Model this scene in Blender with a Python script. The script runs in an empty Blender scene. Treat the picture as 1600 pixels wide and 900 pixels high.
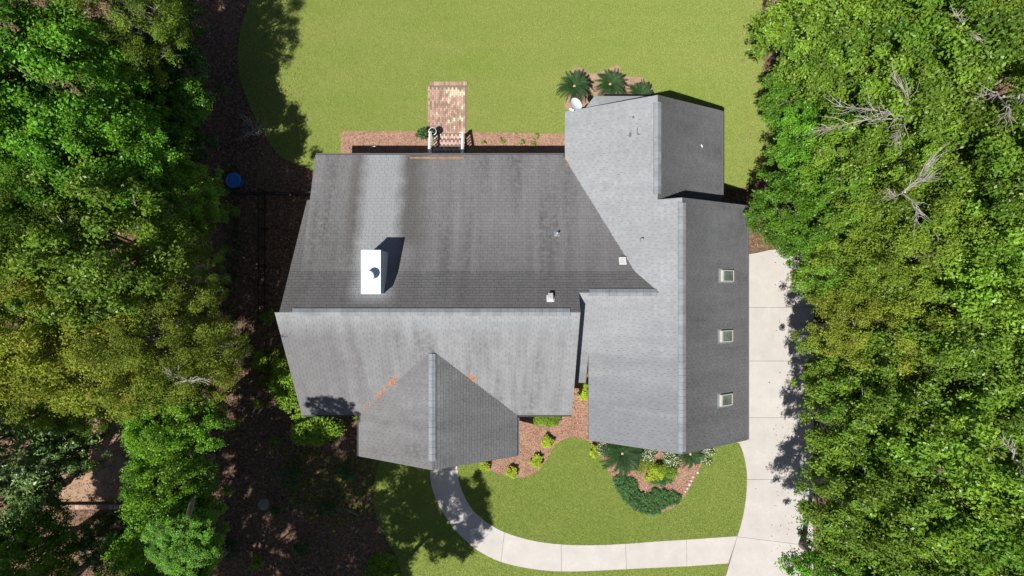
import bpy, bmesh, math, random
import numpy as np
from mathutils import Vector, Matrix, Euler
from mathutils.geometry import tessellate_polygon
random.seed(7); RNG = np.random.default_rng(7)
R = math.radians
sc = bpy.context.scene; col = sc.collection

# ------------------------------------------------------------------ camera, sky, sun
H = 35.0; FPX = 1067.0
cam = bpy.data.objects.new('camera', bpy.data.cameras.new('camera'))
cam.data.lens = 24.0; cam.data.sensor_width = 36.0; cam.data.clip_end = 600
cam.location = (0, 0, H); cam.rotation_euler = (0, 0, 0)
col.objects.link(cam); sc.camera = cam
SUN = Vector((0.32, 0.325, -1.0)).normalized()
w = bpy.data.worlds.new('World'); sc.world = w; w.use_nodes = True
nt = w.node_tree; sky = nt.nodes.new('ShaderNodeTexSky'); sky.sky_type = 'NISHITA'
sky.sun_disc = False; sky.sun_elevation = math.asin(-SUN.z); sky.sun_rotation = R(225)
bg = nt.nodes['Background']; bg.inputs['Strength'].default_value = 0.05
nt.links.new(sky.outputs[0], bg.inputs[0])
sl = bpy.data.lights.new('sun', 'SUN'); sl.energy = 5.0; sl.angle = R(0.5); sl.color = (1, .96, .89)
so = bpy.data.objects.new('sun', sl); so.rotation_euler = SUN.to_track_quat('-Z', 'Y').to_euler(); col.objects.link(so)
sc.view_settings.view_transform = 'Standard'; sc.view_settings.look = 'None'
sc.view_settings.exposure = 0.6; sc.view_settings.gamma = 1.0
sc.cycles.max_bounces = 6; sc.cycles.transparent_max_bounces = 8

def P(px, py, z=0.0):
    s = (H - z) / FPX
    return ((px - 800) * s, -(py - 450) * s)

# ------------------------------------------------------------------ materials
MATS = {}
def mat(name, base, rough=.8, var=None, scale=3.0, bump=0.0, bscale=60.0, tone=None, trans=0.0, spec=.3, metal=0.0,
        detail=6, scale2=None, col2=None, stretch=None, objvar=0.0, lo=.35, hi=.65, objhue=None, grads=()):
    """base colour, large noise towards var, fine noise towards col2, per-piece tone (+-), bump"""
    if name in MATS: return MATS[name]
    m = bpy.data.materials.new(name); m.use_nodes = True; n = m.node_tree; N = n.nodes; L = n.links
    b = N['Principled BSDF']; b.inputs['Roughness'].default_value = rough; b.inputs['Metallic'].default_value = metal
    b.inputs['Specular IOR Level'].default_value = spec
    geo = N.new('ShaderNodeNewGeometry'); pos = geo.outputs['Position']
    if stretch:
        mp = N.new('ShaderNodeMapping'); mp.inputs['Scale'].default_value = stretch; L.new(pos, mp.inputs[0]); src = mp.outputs[0]
    else: src = pos
    rgb = N.new('ShaderNodeRGB'); rgb.outputs[0].default_value = (*base, 1); cur = rgb.outputs[0]
    def mixc(fac, colr):
        nonlocal cur
        mx = N.new('ShaderNodeMix'); mx.data_type = 'RGBA'; L.new(fac, mx.inputs[0]); L.new(cur, mx.inputs[6])
        mx.inputs[7].default_value = (*colr, 1); cur = mx.outputs[2]
    def noise(sc_, det, lo, hi, s=src):
        t = N.new('ShaderNodeTexNoise'); t.inputs['Scale'].default_value = sc_; t.inputs['Detail'].default_value = det
        t.inputs['Roughness'].default_value = .62
        L.new(s, t.inputs['Vector']); r = N.new('ShaderNodeMapRange'); r.inputs[1].default_value = lo; r.inputs[2].default_value = hi
        L.new(t.outputs[0], r.inputs[0]); return r.outputs[0]
    if var: mixc(noise(scale, detail, lo, hi), var)
    if col2: mixc(noise(scale2, 4, .42, .66, pos), col2)
    if objhue:
        oi = N.new('ShaderNodeObjectInfo'); mf = N.new('ShaderNodeMath'); mf.operation = 'MULTIPLY'; mf.inputs[1].default_value = 7.31; L.new(oi.outputs['Random'], mf.inputs[0])
        fr = N.new('ShaderNodeMath'); fr.operation = 'FRACT'; L.new(mf.outputs[0], fr.inputs[0]); mixc(fr.outputs[0], objhue)
    for axis, a0, a1, colr, amt in grads:      # algae and lichen that have spread over one end of a slope
        spx = N.new('ShaderNodeSeparateXYZ'); L.new(pos, spx.inputs[0]); tn = N.new('ShaderNodeTexNoise'); tn.inputs['Scale'].default_value = 1.6; tn.inputs['Detail'].default_value = 6
        L.new(src, tn.inputs['Vector']); wv = N.new('ShaderNodeMath'); wv.operation = 'MULTIPLY_ADD'; wv.inputs[1].default_value = abs(a1 - a0) * 1.6; L.new(tn.outputs[0], wv.inputs[0]); L.new(spx.outputs[axis], wv.inputs[2])
        sh = abs(a1 - a0) * .8; r_ = N.new('ShaderNodeMapRange'); r_.inputs[1].default_value = a0 + sh; r_.inputs[2].default_value = a1 + sh; r_.inputs[4].default_value = amt; L.new(wv.outputs[0], r_.inputs[0]); mixc(r_.outputs[0], colr)
    if tone is not None:
        a = N.new('ShaderNodeAttribute'); a.attribute_name = 'tone'
        mr = N.new('ShaderNodeMapRange'); mr.inputs[3].default_value = 1 - tone; mr.inputs[4].default_value = 1 + tone
        L.new(a.outputs['Fac'], mr.inputs[0])
        vm = N.new('ShaderNodeVectorMath'); vm.operation = 'SCALE'; L.new(cur, vm.inputs[0]); L.new(mr.outputs[0], vm.inputs['Scale']); cur = vm.outputs[0]
    if objvar:
        oi = N.new('ShaderNodeObjectInfo'); mr = N.new('ShaderNodeMapRange')
        mr.inputs[3].default_value = 1 - objvar; mr.inputs[4].default_value = 1 + objvar; L.new(oi.outputs['Random'], mr.inputs[0])
        vm = N.new('ShaderNodeVectorMath'); vm.operation = 'SCALE'; L.new(cur, vm.inputs[0]); L.new(mr.outputs[0], vm.inputs['Scale']); cur = vm.outputs[0]
    m['_n'] = 0
    L.new(cur, b.inputs['Base Color'])
    if bump:
        t = N.new('ShaderNodeTexNoise'); t.inputs['Scale'].default_value = bscale; t.inputs['Detail'].default_value = 5; L.new(pos, t.inputs['Vector'])
        bp = N.new('ShaderNodeBump'); bp.inputs['Strength'].default_value = min(1, bump); bp.inputs['Distance'].default_value = .03
        L.new(t.outputs[0], bp.inputs['Height']); L.new(bp.outputs[0], b.inputs['Normal'])
    if trans:
        tr = N.new('ShaderNodeBsdfTranslucent'); ms = N.new('ShaderNodeMixShader'); ms.inputs[0].default_value = trans
        g = N.new('ShaderNodeVectorMath'); g.operation = 'MULTIPLY'; g.inputs[1].default_value = (1.25, 1.3, .45); L.new(cur, g.inputs[0])
        L.new(g.outputs[0], tr.inputs[0]); L.new(b.outputs[0], ms.inputs[1]); L.new(tr.outputs[0], ms.inputs[2])
        L.new(ms.outputs[0], N['Material Output'].inputs[0])
    MATS[name] = m; return m

def roof_mat(name, base, dark, streak=(1, 1, 1), sc1=.45, chimney=False, lo=.4, hi=.66, grads=()):
    m = mat(name, base, rough=.9, var=dark, scale=sc1, col2=tuple(c * .86 for c in base), scale2=5, tone=.07, bump=.35, bscale=150,
            stretch=streak, spec=.35, lo=lo, hi=hi, detail=8, grads=grads)
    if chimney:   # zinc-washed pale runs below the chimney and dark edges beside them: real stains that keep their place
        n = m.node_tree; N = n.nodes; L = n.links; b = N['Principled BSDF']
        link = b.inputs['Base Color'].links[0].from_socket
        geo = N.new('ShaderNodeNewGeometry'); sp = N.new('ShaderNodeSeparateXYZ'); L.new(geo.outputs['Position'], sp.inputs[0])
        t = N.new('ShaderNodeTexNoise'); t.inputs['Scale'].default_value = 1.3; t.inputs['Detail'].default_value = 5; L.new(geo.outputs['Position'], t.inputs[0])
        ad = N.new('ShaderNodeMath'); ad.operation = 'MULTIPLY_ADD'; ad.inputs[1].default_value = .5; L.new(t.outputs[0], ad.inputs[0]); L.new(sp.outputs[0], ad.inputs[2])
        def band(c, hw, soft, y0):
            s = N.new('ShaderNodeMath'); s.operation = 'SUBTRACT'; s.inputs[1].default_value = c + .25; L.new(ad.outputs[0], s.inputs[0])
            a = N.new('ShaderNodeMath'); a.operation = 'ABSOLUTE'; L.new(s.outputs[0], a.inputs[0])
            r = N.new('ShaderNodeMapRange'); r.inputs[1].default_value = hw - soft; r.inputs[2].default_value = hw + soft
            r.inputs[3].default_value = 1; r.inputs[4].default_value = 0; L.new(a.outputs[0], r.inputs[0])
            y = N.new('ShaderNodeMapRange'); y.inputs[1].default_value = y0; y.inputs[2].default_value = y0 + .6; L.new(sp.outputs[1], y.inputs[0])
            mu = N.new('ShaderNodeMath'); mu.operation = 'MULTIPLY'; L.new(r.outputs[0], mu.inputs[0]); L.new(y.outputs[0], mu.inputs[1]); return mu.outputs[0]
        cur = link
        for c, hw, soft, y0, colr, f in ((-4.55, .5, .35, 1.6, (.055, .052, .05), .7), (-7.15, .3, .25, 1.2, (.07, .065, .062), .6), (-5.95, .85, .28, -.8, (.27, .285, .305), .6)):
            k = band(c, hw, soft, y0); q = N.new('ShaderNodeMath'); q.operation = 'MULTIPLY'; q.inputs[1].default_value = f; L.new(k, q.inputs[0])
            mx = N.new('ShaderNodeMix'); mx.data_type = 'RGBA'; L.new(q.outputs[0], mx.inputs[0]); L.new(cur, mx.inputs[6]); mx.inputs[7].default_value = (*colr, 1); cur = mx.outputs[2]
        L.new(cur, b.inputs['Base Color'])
    return m

M = dict(
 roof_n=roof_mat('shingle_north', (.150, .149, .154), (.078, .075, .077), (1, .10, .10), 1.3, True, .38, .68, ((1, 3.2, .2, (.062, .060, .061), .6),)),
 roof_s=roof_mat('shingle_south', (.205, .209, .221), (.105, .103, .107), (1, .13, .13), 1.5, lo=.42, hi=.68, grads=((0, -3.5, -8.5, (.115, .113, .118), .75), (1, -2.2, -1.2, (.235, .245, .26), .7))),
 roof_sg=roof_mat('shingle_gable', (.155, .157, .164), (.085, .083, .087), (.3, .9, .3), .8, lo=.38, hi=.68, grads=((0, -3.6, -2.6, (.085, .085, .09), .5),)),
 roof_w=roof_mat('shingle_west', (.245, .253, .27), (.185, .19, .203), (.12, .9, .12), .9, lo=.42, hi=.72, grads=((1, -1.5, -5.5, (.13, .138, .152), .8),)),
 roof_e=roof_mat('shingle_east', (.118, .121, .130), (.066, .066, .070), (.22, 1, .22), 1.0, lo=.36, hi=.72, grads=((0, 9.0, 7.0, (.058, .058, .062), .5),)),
 cap=mat('ridge_cap_shingle', (.22, .235, .255), .9, var=(.16, .17, .185), scale=2, tone=.06, bump=.3, bscale=120),
 deck=mat('roof_edge_board', (.10, .10, .105), .7),
 trim=mat('white_trim', (.72, .72, .70), .5), siding=mat('house_siding', (.38, .37, .35), .7, var=(.33, .32, .30)),
 chim=mat('chimney_metal', (.56, .60, .66), .45, var=(.47, .52, .58), scale=2.5),
 glass=mat('window_glass', (.05, .07, .07), .08, spec=.6), skyglass=mat('skylight_glass', (.06, .07, .062), .12, var=(.16, .20, .17), scale=2.2, spec=.5),
 ventgrey=mat('vent_grey', (.50, .49, .48), .5, var=(.40, .38, .36), scale=9), skyframe=mat('skylight_frame', (.42, .40, .36), .5, var=(.34, .32, .29), scale=8),
 metal=mat('grey_metal', (.32, .36, .39), .4, metal=.5), black=mat('black_metal', (.015, .015, .016), .5), white=mat('white_plastic', (.78, .79, .80), .4),
 dish=mat('dish_grey', (.45, .50, .56), .4),
 concrete=mat('concrete', (.40, .378, .36), .85, var=(.30, .283, .268), scale=1.1, col2=(.36, .34, .32), scale2=10, bump=.15, bscale=90, objvar=.025, lo=.35, hi=.8),
 joint=mat('joint_sand', (.16, .145, .13), .95),
 lawn=mat('lawn_soil', (.15, .195, .042), .95, var=(.18, .205, .056), scale=.5, stretch=(.35, 1.5, 1), col2=(.135, .18, .036), scale2=16, bump=.6, bscale=70, spec=.1, lo=.3, hi=.7),
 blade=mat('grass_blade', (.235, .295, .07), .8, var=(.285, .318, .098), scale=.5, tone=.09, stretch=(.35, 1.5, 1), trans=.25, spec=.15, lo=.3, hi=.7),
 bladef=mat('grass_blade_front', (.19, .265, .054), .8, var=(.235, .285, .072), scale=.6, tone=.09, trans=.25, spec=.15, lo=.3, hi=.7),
 ground=mat('leaf_litter', (.115, .068, .045), .95, var=(.055, .038, .028), scale=.6, col2=(.19, .12, .085), scale2=7, bump=1, bscale=22, spec=.1),
 mulch=mat('mulch', (.265, .15, .105), .95, var=(.19, .105, .07), scale=1.2, col2=(.36, .24, .18), scale2=18, bump=1, bscale=40, spec=.1),
 chip=mat('mulch_chip', (.29, .165, .115), .9, tone=.6), sand=mat('sandy_mulch', (.31, .205, .14), .95, var=(.22, .15, .10), scale=3, bump=.6),
 brick=mat('brick', (.34, .225, .175), .9, var=(.27, .18, .14), scale=1.5, tone=.33, bump=.3), brickpale=mat('pale_brick', (.52, .43, .30), .9, tone=.2, bump=.3),
 mortar=mat('brick_joint', (.16, .12, .09), .95), pink=mat('pink_brick', (.42, .29, .25), .9, tone=.25, bump=.3),
 bark=mat('bark', (.15, .12, .09), .9, var=(.26, .23, .19), scale=3, bump=.6), palebark=mat('pale_bark', (.36, .34, .30), .9, var=(.22, .20, .17), scale=4),
 leafdry=mat('dry_leaf', (.24, .135, .085), .9, tone=.6), leaforange=mat('orange_leaf', (.42, .16, .06), .9, tone=.4),
 rust=mat('rusty_strip', (.30, .16, .08), .8, var=(.16, .10, .06), scale=6), wood=mat('weathered_wood', (.22, .21, .19), .9, var=(.15, .14, .12), scale=5),
 blue=mat('blue_plastic', (.02, .13, .42), .5), stone=mat('pale_stone', (.42, .37, .33), .8, tone=.3),
 f_green=mat('leaf_green', (.092, .22, .018), .42, var=(.20, .29, .03), scale=.6, tone=.5, trans=.32, objvar=.18, objhue=(.15, .25, .026), spec=.4),
 f_bright=mat('leaf_bright', (.085, .215, .016), .42, var=(.17, .285, .022), scale=.6, tone=.5, trans=.32, objvar=.16, objhue=(.10, .25, .02), spec=.35),
 f_yellow=mat('leaf_yellow', (.22, .29, .034), .7, var=(.25, .235, .036), scale=.8, tone=.45, trans=.40, objvar=.12, objhue=(.18, .26, .03), spec=.2),
 f_olive=mat('leaf_olive', (.12, .21, .028), .7, var=(.17, .26, .032), scale=.6, tone=.45, trans=.38, objvar=.14, objhue=(.18, .22, .03), spec=.2),
 f_dark=mat('leaf_dark', (.03, .075, .018), .5, var=(.06, .12, .03), scale=.8, tone=.5, trans=.15, objvar=.1, spec=.3),
 f_magnolia=mat('leaf_magnolia', (.075, .15, .035), .4, var=(.16, .24, .07), scale=1, tone=.5, trans=.15, spec=.6),
 f_lime=mat('leaf_lime', (.36, .42, .03), .6, var=(.25, .36, .03), scale=8, tone=.35, trans=.35),
 f_hedge=mat('leaf_hedge', (.16, .27, .02), .6, tone=.4, trans=.3),
 f_juniper=mat('leaf_juniper', (.035, .10, .03), .7, var=(.06, .135, .035), scale=2, tone=.5, trans=.15),
 f_cycad=mat('leaf_cycad', (.015, .042, .011), .6, tone=.35, var=(.026, .066, .016), scale=1.5, trans=.08, spec=.25),
 f_flower=mat('petal_white', (.62, .60, .45), .7, tone=.25, trans=.3), heart=mat('cycad_heart', (.45, .30, .17), .9, bump=.6),
)

# ------------------------------------------------------------------ mesh helpers
def npmesh(name, V, F, k, m, tone=None, smooth=False):
    """V (n,3), F (f,k) uniform polygons"""
    me = bpy.data.meshes.new(name); V = np.asarray(V, np.float32); F = np.asarray(F, np.int32)
    me.vertices.add(len(V)); me.vertices.foreach_set('co', V.ravel())
    me.loops.add(F.size); me.loops.foreach_set('vertex_index', F.ravel())
    me.polygons.add(len(F)); me.polygons.foreach_set('loop_start', np.arange(0, F.size, k, dtype=np.int32))
    me.polygons.foreach_set('loop_total', np.full(len(F), k, np.int32))
    me.update(calc_edges=True); me.materials.append(m)
    if tone is not None:
        a = me.attributes.new('tone', 'FLOAT', 'FACE'); a.data.foreach_set('value', np.asarray(tone, np.float32))
    if smooth: me.polygons.foreach_set('use_smooth', np.ones(len(F), bool))
    return me

class MB:
    def __init__(s): s.v = []; s.f = []; s.t = []; s.m = []; s.tone = .5; s.mi = 0
    def face(s, idx): s.f.append(idx); s.t.append(s.tone); s.m.append(s.mi)
    def box(s, x0, y0, z0, x1, y1, z1, rot=0, c=None, tilt=None):
        b = len(s.v); pts = [(x0, y0, z0), (x1, y0, z0), (x1, y1, z0), (x0, y1, z0), (x0, y0, z1), (x1, y0, z1), (x1, y1, z1), (x0, y1, z1)]
        if c is not None:
            mt = Matrix.Rotation(rot, 3, 'Z') if tilt is None else tilt
            pts = [tuple(Vector(c) + mt @ Vector(p)) for p in pts]
        s.v += pts
        for q in ((0, 3, 2, 1), (4, 5, 6, 7), (0, 1, 5, 4), (1, 2, 6, 5), (2, 3, 7, 6), (3, 0, 4, 7)): s.face(tuple(b + i for i in q))
    def prism(s, poly, zt, zb):
        """poly plan (ccw), zt/zb functions"""
        b = len(s.v); n = len(poly)
        s.v += [(x, y, zb(x, y)) for x, y in poly] + [(x, y, zt(x, y)) for x, y in poly]
        s.face(tuple(b + n + i for i in range(n))); s.face(tuple(b + n - 1 - i for i in range(n)))
        for i in range(n): j = (i + 1) % n; s.face((b + i, b + j, b + n + j, b + n + i))
    def tube(s, pts, rad, n=6, cap=True):
        pts = [Vector(p) for p in pts]; b = len(s.v)
        for i, p in enumerate(pts):
            d = (pts[min(i + 1, len(pts) - 1)] - pts[max(i - 1, 0)]).normalized()
            a = d.cross(Vector((0, 0, 1)) if abs(d.z) < .9 else Vector((1, 0, 0))).normalized(); c = d.cross(a)
            r = rad[i] if hasattr(rad, '__len__') else rad
            for k in range(n):
                t = 2 * math.pi * k / n; s.v.append(tuple(p + (a * math.cos(t) + c * math.sin(t)) * r))
        for i in range(len(pts) - 1):
            for k in range(n):
                j = (k + 1) % n; s.face((b + i * n + k, b + i * n + j, b + (i + 1) * n + j, b + (i + 1) * n + k))
        if cap: s.face(tuple(b + k for k in range(n - 1, -1, -1))); s.face(tuple(b + (len(pts) - 1) * n + k for k in range(n)))
    def lathe(s, prof, c=(0, 0, 0), n=20):
        b = len(s.v)
        for r, z in prof:
            for k in range(n):
                t = 2 * math.pi * k / n; s.v.append((c[0] + r * math.cos(t), c[1] + r * math.sin(t), c[2] + z))
        for i in range(len(prof) - 1):
            for k in range(n):
                j = (k + 1) % n; s.face((b + i * n + k, b + i * n + j, b + (i + 1) * n + j, b + (i + 1) * n + k))
        s.face(tuple(b + (len(prof) - 1) * n + k for k in range(n)))
    def mesh(s, name, *ms):
        me = bpy.data.meshes.new(name); me.from_pydata(s.v, [], s.f)
        for m in ms: me.materials.append(m)
        a = me.attributes.new('tone', 'FLOAT', 'FACE'); a.data.foreach_set('value', s.t)
        if len(ms) > 1: me.polygons.foreach_set('material_index', s.m)
        me.update(); return me
    def build(s, name, m, parent=None, **k):
        ms = m if isinstance(m, (list, tuple)) else [m]
        return link(name, s.mesh(name, *ms), parent, **k)

def link(name, me, parent=None, loc=None, rot=None, scale=None, **props):
    o = bpy.data.objects.new(name, me); col.objects.link(o)
    if parent: o.parent = parent
    if loc is not None: o.location = loc
    if rot is not None: o.rotation_euler = rot if hasattr(rot, '__len__') else (0, 0, rot)
    if scale is not None: o.scale = scale if hasattr(scale, '__len__') else (scale,) * 3
    for k, v in props.items(): o[k] = v
    return o
def thing(name, label, cat, loc=(0, 0, 0), rot=0, group=None):
    o = link(name, None, None, loc, rot, label=label, category=cat)
    if group: o['group'] = group
    return o
def tag(o, label, cat, group=None, kind=None):
    o['label'] = label; o['category'] = cat
    if group: o['group'] = group
    if kind: o['kind'] = kind
    return o

def smooth(pts, n=6, closed=True):
    out = []; N = len(pts)
    for i in range(N if closed else N - 1):
        p = [np.array(pts[(i + k) % N] if closed else pts[min(max(i + k, 0), N - 1)], float) for k in (-1, 0, 1, 2)]
        for t in np.linspace(0, 1, n, endpoint=False):
            out.append(tuple(.5 * ((2 * p[1]) + (-p[0] + p[2]) * t + (2 * p[0] - 5 * p[1] + 4 * p[2] - p[3]) * t * t + (-p[0] + 3 * p[1] - 3 * p[2] + p[3]) * t ** 3)))
    if not closed: out.append(tuple(pts[-1]))
    return out
def sheet(name, poly, z, m, thick=0.0, parent=None, **k):
    me = bpy.data.meshes.new(name); n = len(poly)
    area = sum(poly[i][0] * poly[(i + 1) % n][1] - poly[(i + 1) % n][0] * poly[i][1] for i in range(n))
    if area < 0: poly = poly[::-1]
    v = [(x, y, z) for x, y in poly]
    f = [tuple(t) for t in tessellate_polygon([[Vector(p) for p in v]])]
    f = [t if ((v[t[1]][0]-v[t[0]][0])*(v[t[2]][1]-v[t[0]][1])-(v[t[2]][0]-v[t[0]][0])*(v[t[1]][1]-v[t[0]][1])) > 0 else t[::-1] for t in f]
    if thick:
        v += [(x, y, z - thick) for x, y in poly]; f += [(i, i + n, (i + 1) % n + n, (i + 1) % n) for i in range(n)]
    me.from_pydata(v, [], f); me.materials.append(m); me.update()
    return link(name, me, parent, **k)
def inside(poly, X, Y):
    c = np.zeros(len(X), bool); n = len(poly)
    for i in range(n):
        x1, y1 = poly[i]; x2, y2 = poly[(i + 1) % n]
        if y1 == y2: continue
        k = ((y1 > Y) != (y2 > Y)) & (X < (x2 - x1) * (Y - y1) / (y2 - y1) + x1); c ^= k
    return c
def scatter(poly, n, excl=()):
    a = np.array(poly); lo = a.min(0); hi = a.max(0)
    X = RNG.uniform(lo[0], hi[0], n); Y = RNG.uniform(lo[1], hi[1], n); k = inside(poly, X, Y)
    for e in excl: k &= ~inside(e, X, Y)
    return X[k], Y[k]
def flakes(name, X, Y, z, size, m, up=1.2, parent=None, tonejit=None, **k):
    """small leaf/chip quads lying about"""
    n = len(X); C = np.stack([X, Y, z + RNG.uniform(0, .02, n) if np.isscalar(z) else z], 1)
    nn = RNG.normal(0, 1, (n, 3)); nn[:, 2] = np.abs(nn[:, 2]) + up; nn /= np.linalg.norm(nn, axis=1)[:, None]
    t = RNG.normal(0, 1, (n, 3)); a = np.cross(nn, t); a /= np.linalg.norm(a, axis=1)[:, None]; b = np.cross(nn, a)
    L = size * RNG.uniform(.5, 1.3, n)[:, None]; W = L * RNG.uniform(.3, .6, n)[:, None]
    V = np.stack([C - a * L, C + b * W, C + a * L, C - b * W], 1).reshape(-1, 3); F = np.arange(4 * n).reshape(n, 4)
    return link(name, npmesh(name, V, F, 4, m, RNG.uniform(0, 1, n)), parent, **k)

# ------------------------------------------------------------------ ground, lawns, paving
g = sheet('ground', [(-120, -120), (120, -120), (120, 120), (-120, 120)], -.03, M['ground'], kind='structure')
def pp(l, z=0): return [P(x, y, z) for x, y in l]
lawn_n = smooth(pp([(430, -520), (425, -200), (395, -20), (377, 45), (372, 100), (385, 152), (412, 208), (436, 242), (462, 256), (500, 270)]), 6, False) + \
    pp([(700, 290), (900, 300), (1060, 305), (1130, 296)]) + smooth(pp([(1152, 294), (1178, 287), (1205, 262), (1221, 222), (1214, 182), (1197, 130), (1190, 60), (1193, -20), (1210, -200), (1215, -520)]), 6, False)
sheet('back_lawn', lawn_n, .012, M['lawn'], .04, kind='structure')
walk_in = smooth(pp([(714, 640), (714, 700), (715, 735), (718, 755), (726, 776), (740, 798), (762, 817), (790, 832), (830, 844), (877, 850.5), (930, 851.5), (977, 849.5), (1030, 845.5), (1072, 843), (1152, 837.5)]), 4, False)
walk_out = smooth(pp([(671, 640), (671, 700), (671.5, 737), (675, 762), (686, 790), (705, 820), (728, 845), (755, 865), (790, 880), (845, 890.5), (900, 892.5), (979, 889), (1030, 886.5), (1073, 884.5), (1138, 880)]), 4, False)
drive_left = smooth(pp([(1155, 692), (1163, 715), (1167, 745), (1165, 780), (1160, 810), (1152, 837.5)]), 5, False)
bed_edge2 = smooth(pp([(1104, 700), (1092, 735), (1078, 762), (1062, 784), (1038, 799), (1012, 802), (988, 792), (967, 768), (950, 735), (936, 708), (922, 690)]), 5, False)
bed_edge1 = smooth(pp([(922, 690), (905, 684.5), (888, 684), (870, 693), (857, 713), (843, 734), (822, 745), (795, 745), (770, 737), (750, 724)]), 5, False)
front = pp([(1155, 660), (1104, 660)]) + bed_edge2 + bed_edge1 + pp([(735, 660)]) + walk_in[8:] + drive_left[::-1]
sheet('front_lawn', front, .012, M['lawn'], .04, kind='structure')
side = walk_out + pp([(1134, 900), (1122, 960), (1115, 1500), (640, 1500)]) + smooth(pp([(634, 960), (627, 900), (620, 872), (604, 842), (590, 812), (583, 772), (588, 740), (600, 700), (620, 650)]), 5, False)
sheet('side_lawn', side, .012, M['lawn'], .04, kind='structure')
# walkway slabs
walkway = sheet('walkway', walk_in + walk_out[::-1], -.005, M['joint'], kind='structure')
wi = np.array(walk_in); wo = np.array(walk_out)
def at_frac(line, t):
    d = np.r_[0, np.cumsum(np.linalg.norm(np.diff(line, axis=0), axis=1))]; s = t
    return np.array([np.interp(s, d, line[:, 0]), np.interp(s, d, line[:, 1])])
def nearest(line, p):
    d = np.r_[0, np.cumsum(np.linalg.norm(np.diff(line, axis=0), axis=1))]
    T = np.linspace(0, d[-1], 900); Q = np.array([at_frac(line, t) for t in T]); return T[np.argmin(((Q - np.array(p)) ** 2).sum(1))]
cuts = [((714, 640), (671, 640)), ((715, 733), (671, 735)), ((788, 831.5), (783, 877)), ((877, 850.5), (877, 892)), ((977, 849.5), (979, 889)), ((1072, 843), (1073, 884.5)), ((1152, 837.5), (1138, 880))]
tt = [(nearest(wi, P(*a)), nearest(wo, P(*b))) for a, b in cuts]
for (a0, b0), (a1, b1) in zip(tt[:-1], tt[1:]):
    e = .008
    A = [tuple(at_frac(wi, t)) for t in np.linspace(a0 + e, a1 - e, 18)]; B = [tuple(at_frac(wo, t)) for t in np.linspace(b0 + e, b1 - e, 18)]
    sheet('slab', A + B[::-1], .035, M['concrete'], .09, parent=walkway)
# driveway slabs
driveway = sheet('driveway', pp([(1150, 398), (1271, 398), (1271, 860), (1262, 1500), (1110, 1500), (1134, 900), (1152, 838), (1167, 750), (1155, 690)]), -.008, M['joint'], kind='structure')
def cutpoly(poly, a, b):   # keep the left side of the line a->b
    out = []; n = len(poly)
    def sd(p): return (b[0] - a[0]) * (p[1] - a[1]) - (b[1] - a[1]) * (p[0] - a[0])
    for i in range(n):
        p, q = poly[i], poly[(i + 1) % n]; sp, sq = sd(p), sd(q)
        if sp >= 0: out.append(p)
        if (sp > 0 > sq) or (sp < 0 < sq): t = sp / (sp - sq); out.append((p[0] + (q[0] - p[0]) * t, p[1] + (q[1] - p[1]) * t))
    return out
dl = pp([(1135, 440), (1135, 560), (1135, 690)]) + drive_left + pp([(1134, 900), (1110, 1500)])
dr = pp([(1262, 1500), (1270, 900), (1271, 600), (1271, 388), (1230, 387.5)]) + pp([(1200, 391), (1184, 395), (1165, 398), (1135, 400)])
whole = dl + dr
jy = [380, 480.5, 564, 652.5, 749, (838.5, 853), 950, 1060, 1180, 1320, 1500]
for k in range(len(jy) - 1):
    def ends(j): return (j if isinstance(j, tuple) else (j, j))
    t0, t1 = ends(jy[k]), ends(jy[k + 1]); e = .007
    a, b = P(1152, t0[0]), P(1271, t0[1]); c, d = P(1152, t1[0]), P(1271, t1[1])
    q = cutpoly(whole, (b[0], b[1] - e), (a[0], a[1] - e)); q = cutpoly(q, (c[0], c[1] + e), (d[0], d[1] + e))
    if len(q) > 2: sheet('slab', q, .04, M['concrete'], .10, parent=driveway)
# beds
bed_n = pp([(533, 205), (670, 205), (670, 300), (533, 300)]); bed_n2 = pp([(729, 206), (886, 209), (886, 300), (729, 300)])
sheet('back_planting_bed', bed_n, .03, M['mulch'], .04, kind='structure'); sheet('back_planting_bed', bed_n2, .03, M['mulch'], .04, kind='structure')
bed_f = pp([(735, 640), (735, 718)]) + bed_edge1[::-1] + pp([(922, 560), (740, 560)])
sheet('front_planting_bed', bed_f, .016, M['mulch'], .04, kind='structure')
bed_f2 = bed_edge2 + pp([(922, 640), (1110, 640)])
sheet('front_planting_bed', bed_f2, .017, M['mulch'], .04, kind='structure')
bed_c = smooth(pp([(886, 172), (887, 145), (889, 118), (902, 105), (925, 115), (950, 108), (966, 102), (974, 118), (1004, 122), (1020, 140), (1026, 160), (960, 175)]), 5)
sheet('palm_bed', bed_c, .032, M['sand'], .03, kind='structure')
for nm, pl, n in (('mulch_chips', bed_n, 5000), ('mulch_chips', bed_n2, 5000), ('mulch_chips', bed_f, 12000), ('mulch_chips', bed_f2, 9000)):
    X, Y = scatter(pl, n); o = flakes(nm, X, Y, .035, .035, M['chip'], .8); o['kind'] = 'stuff'
    o['label'] = 'reddish brown mulch chips loose over the planting bed'; o['category'] = 'mulch'
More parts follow.
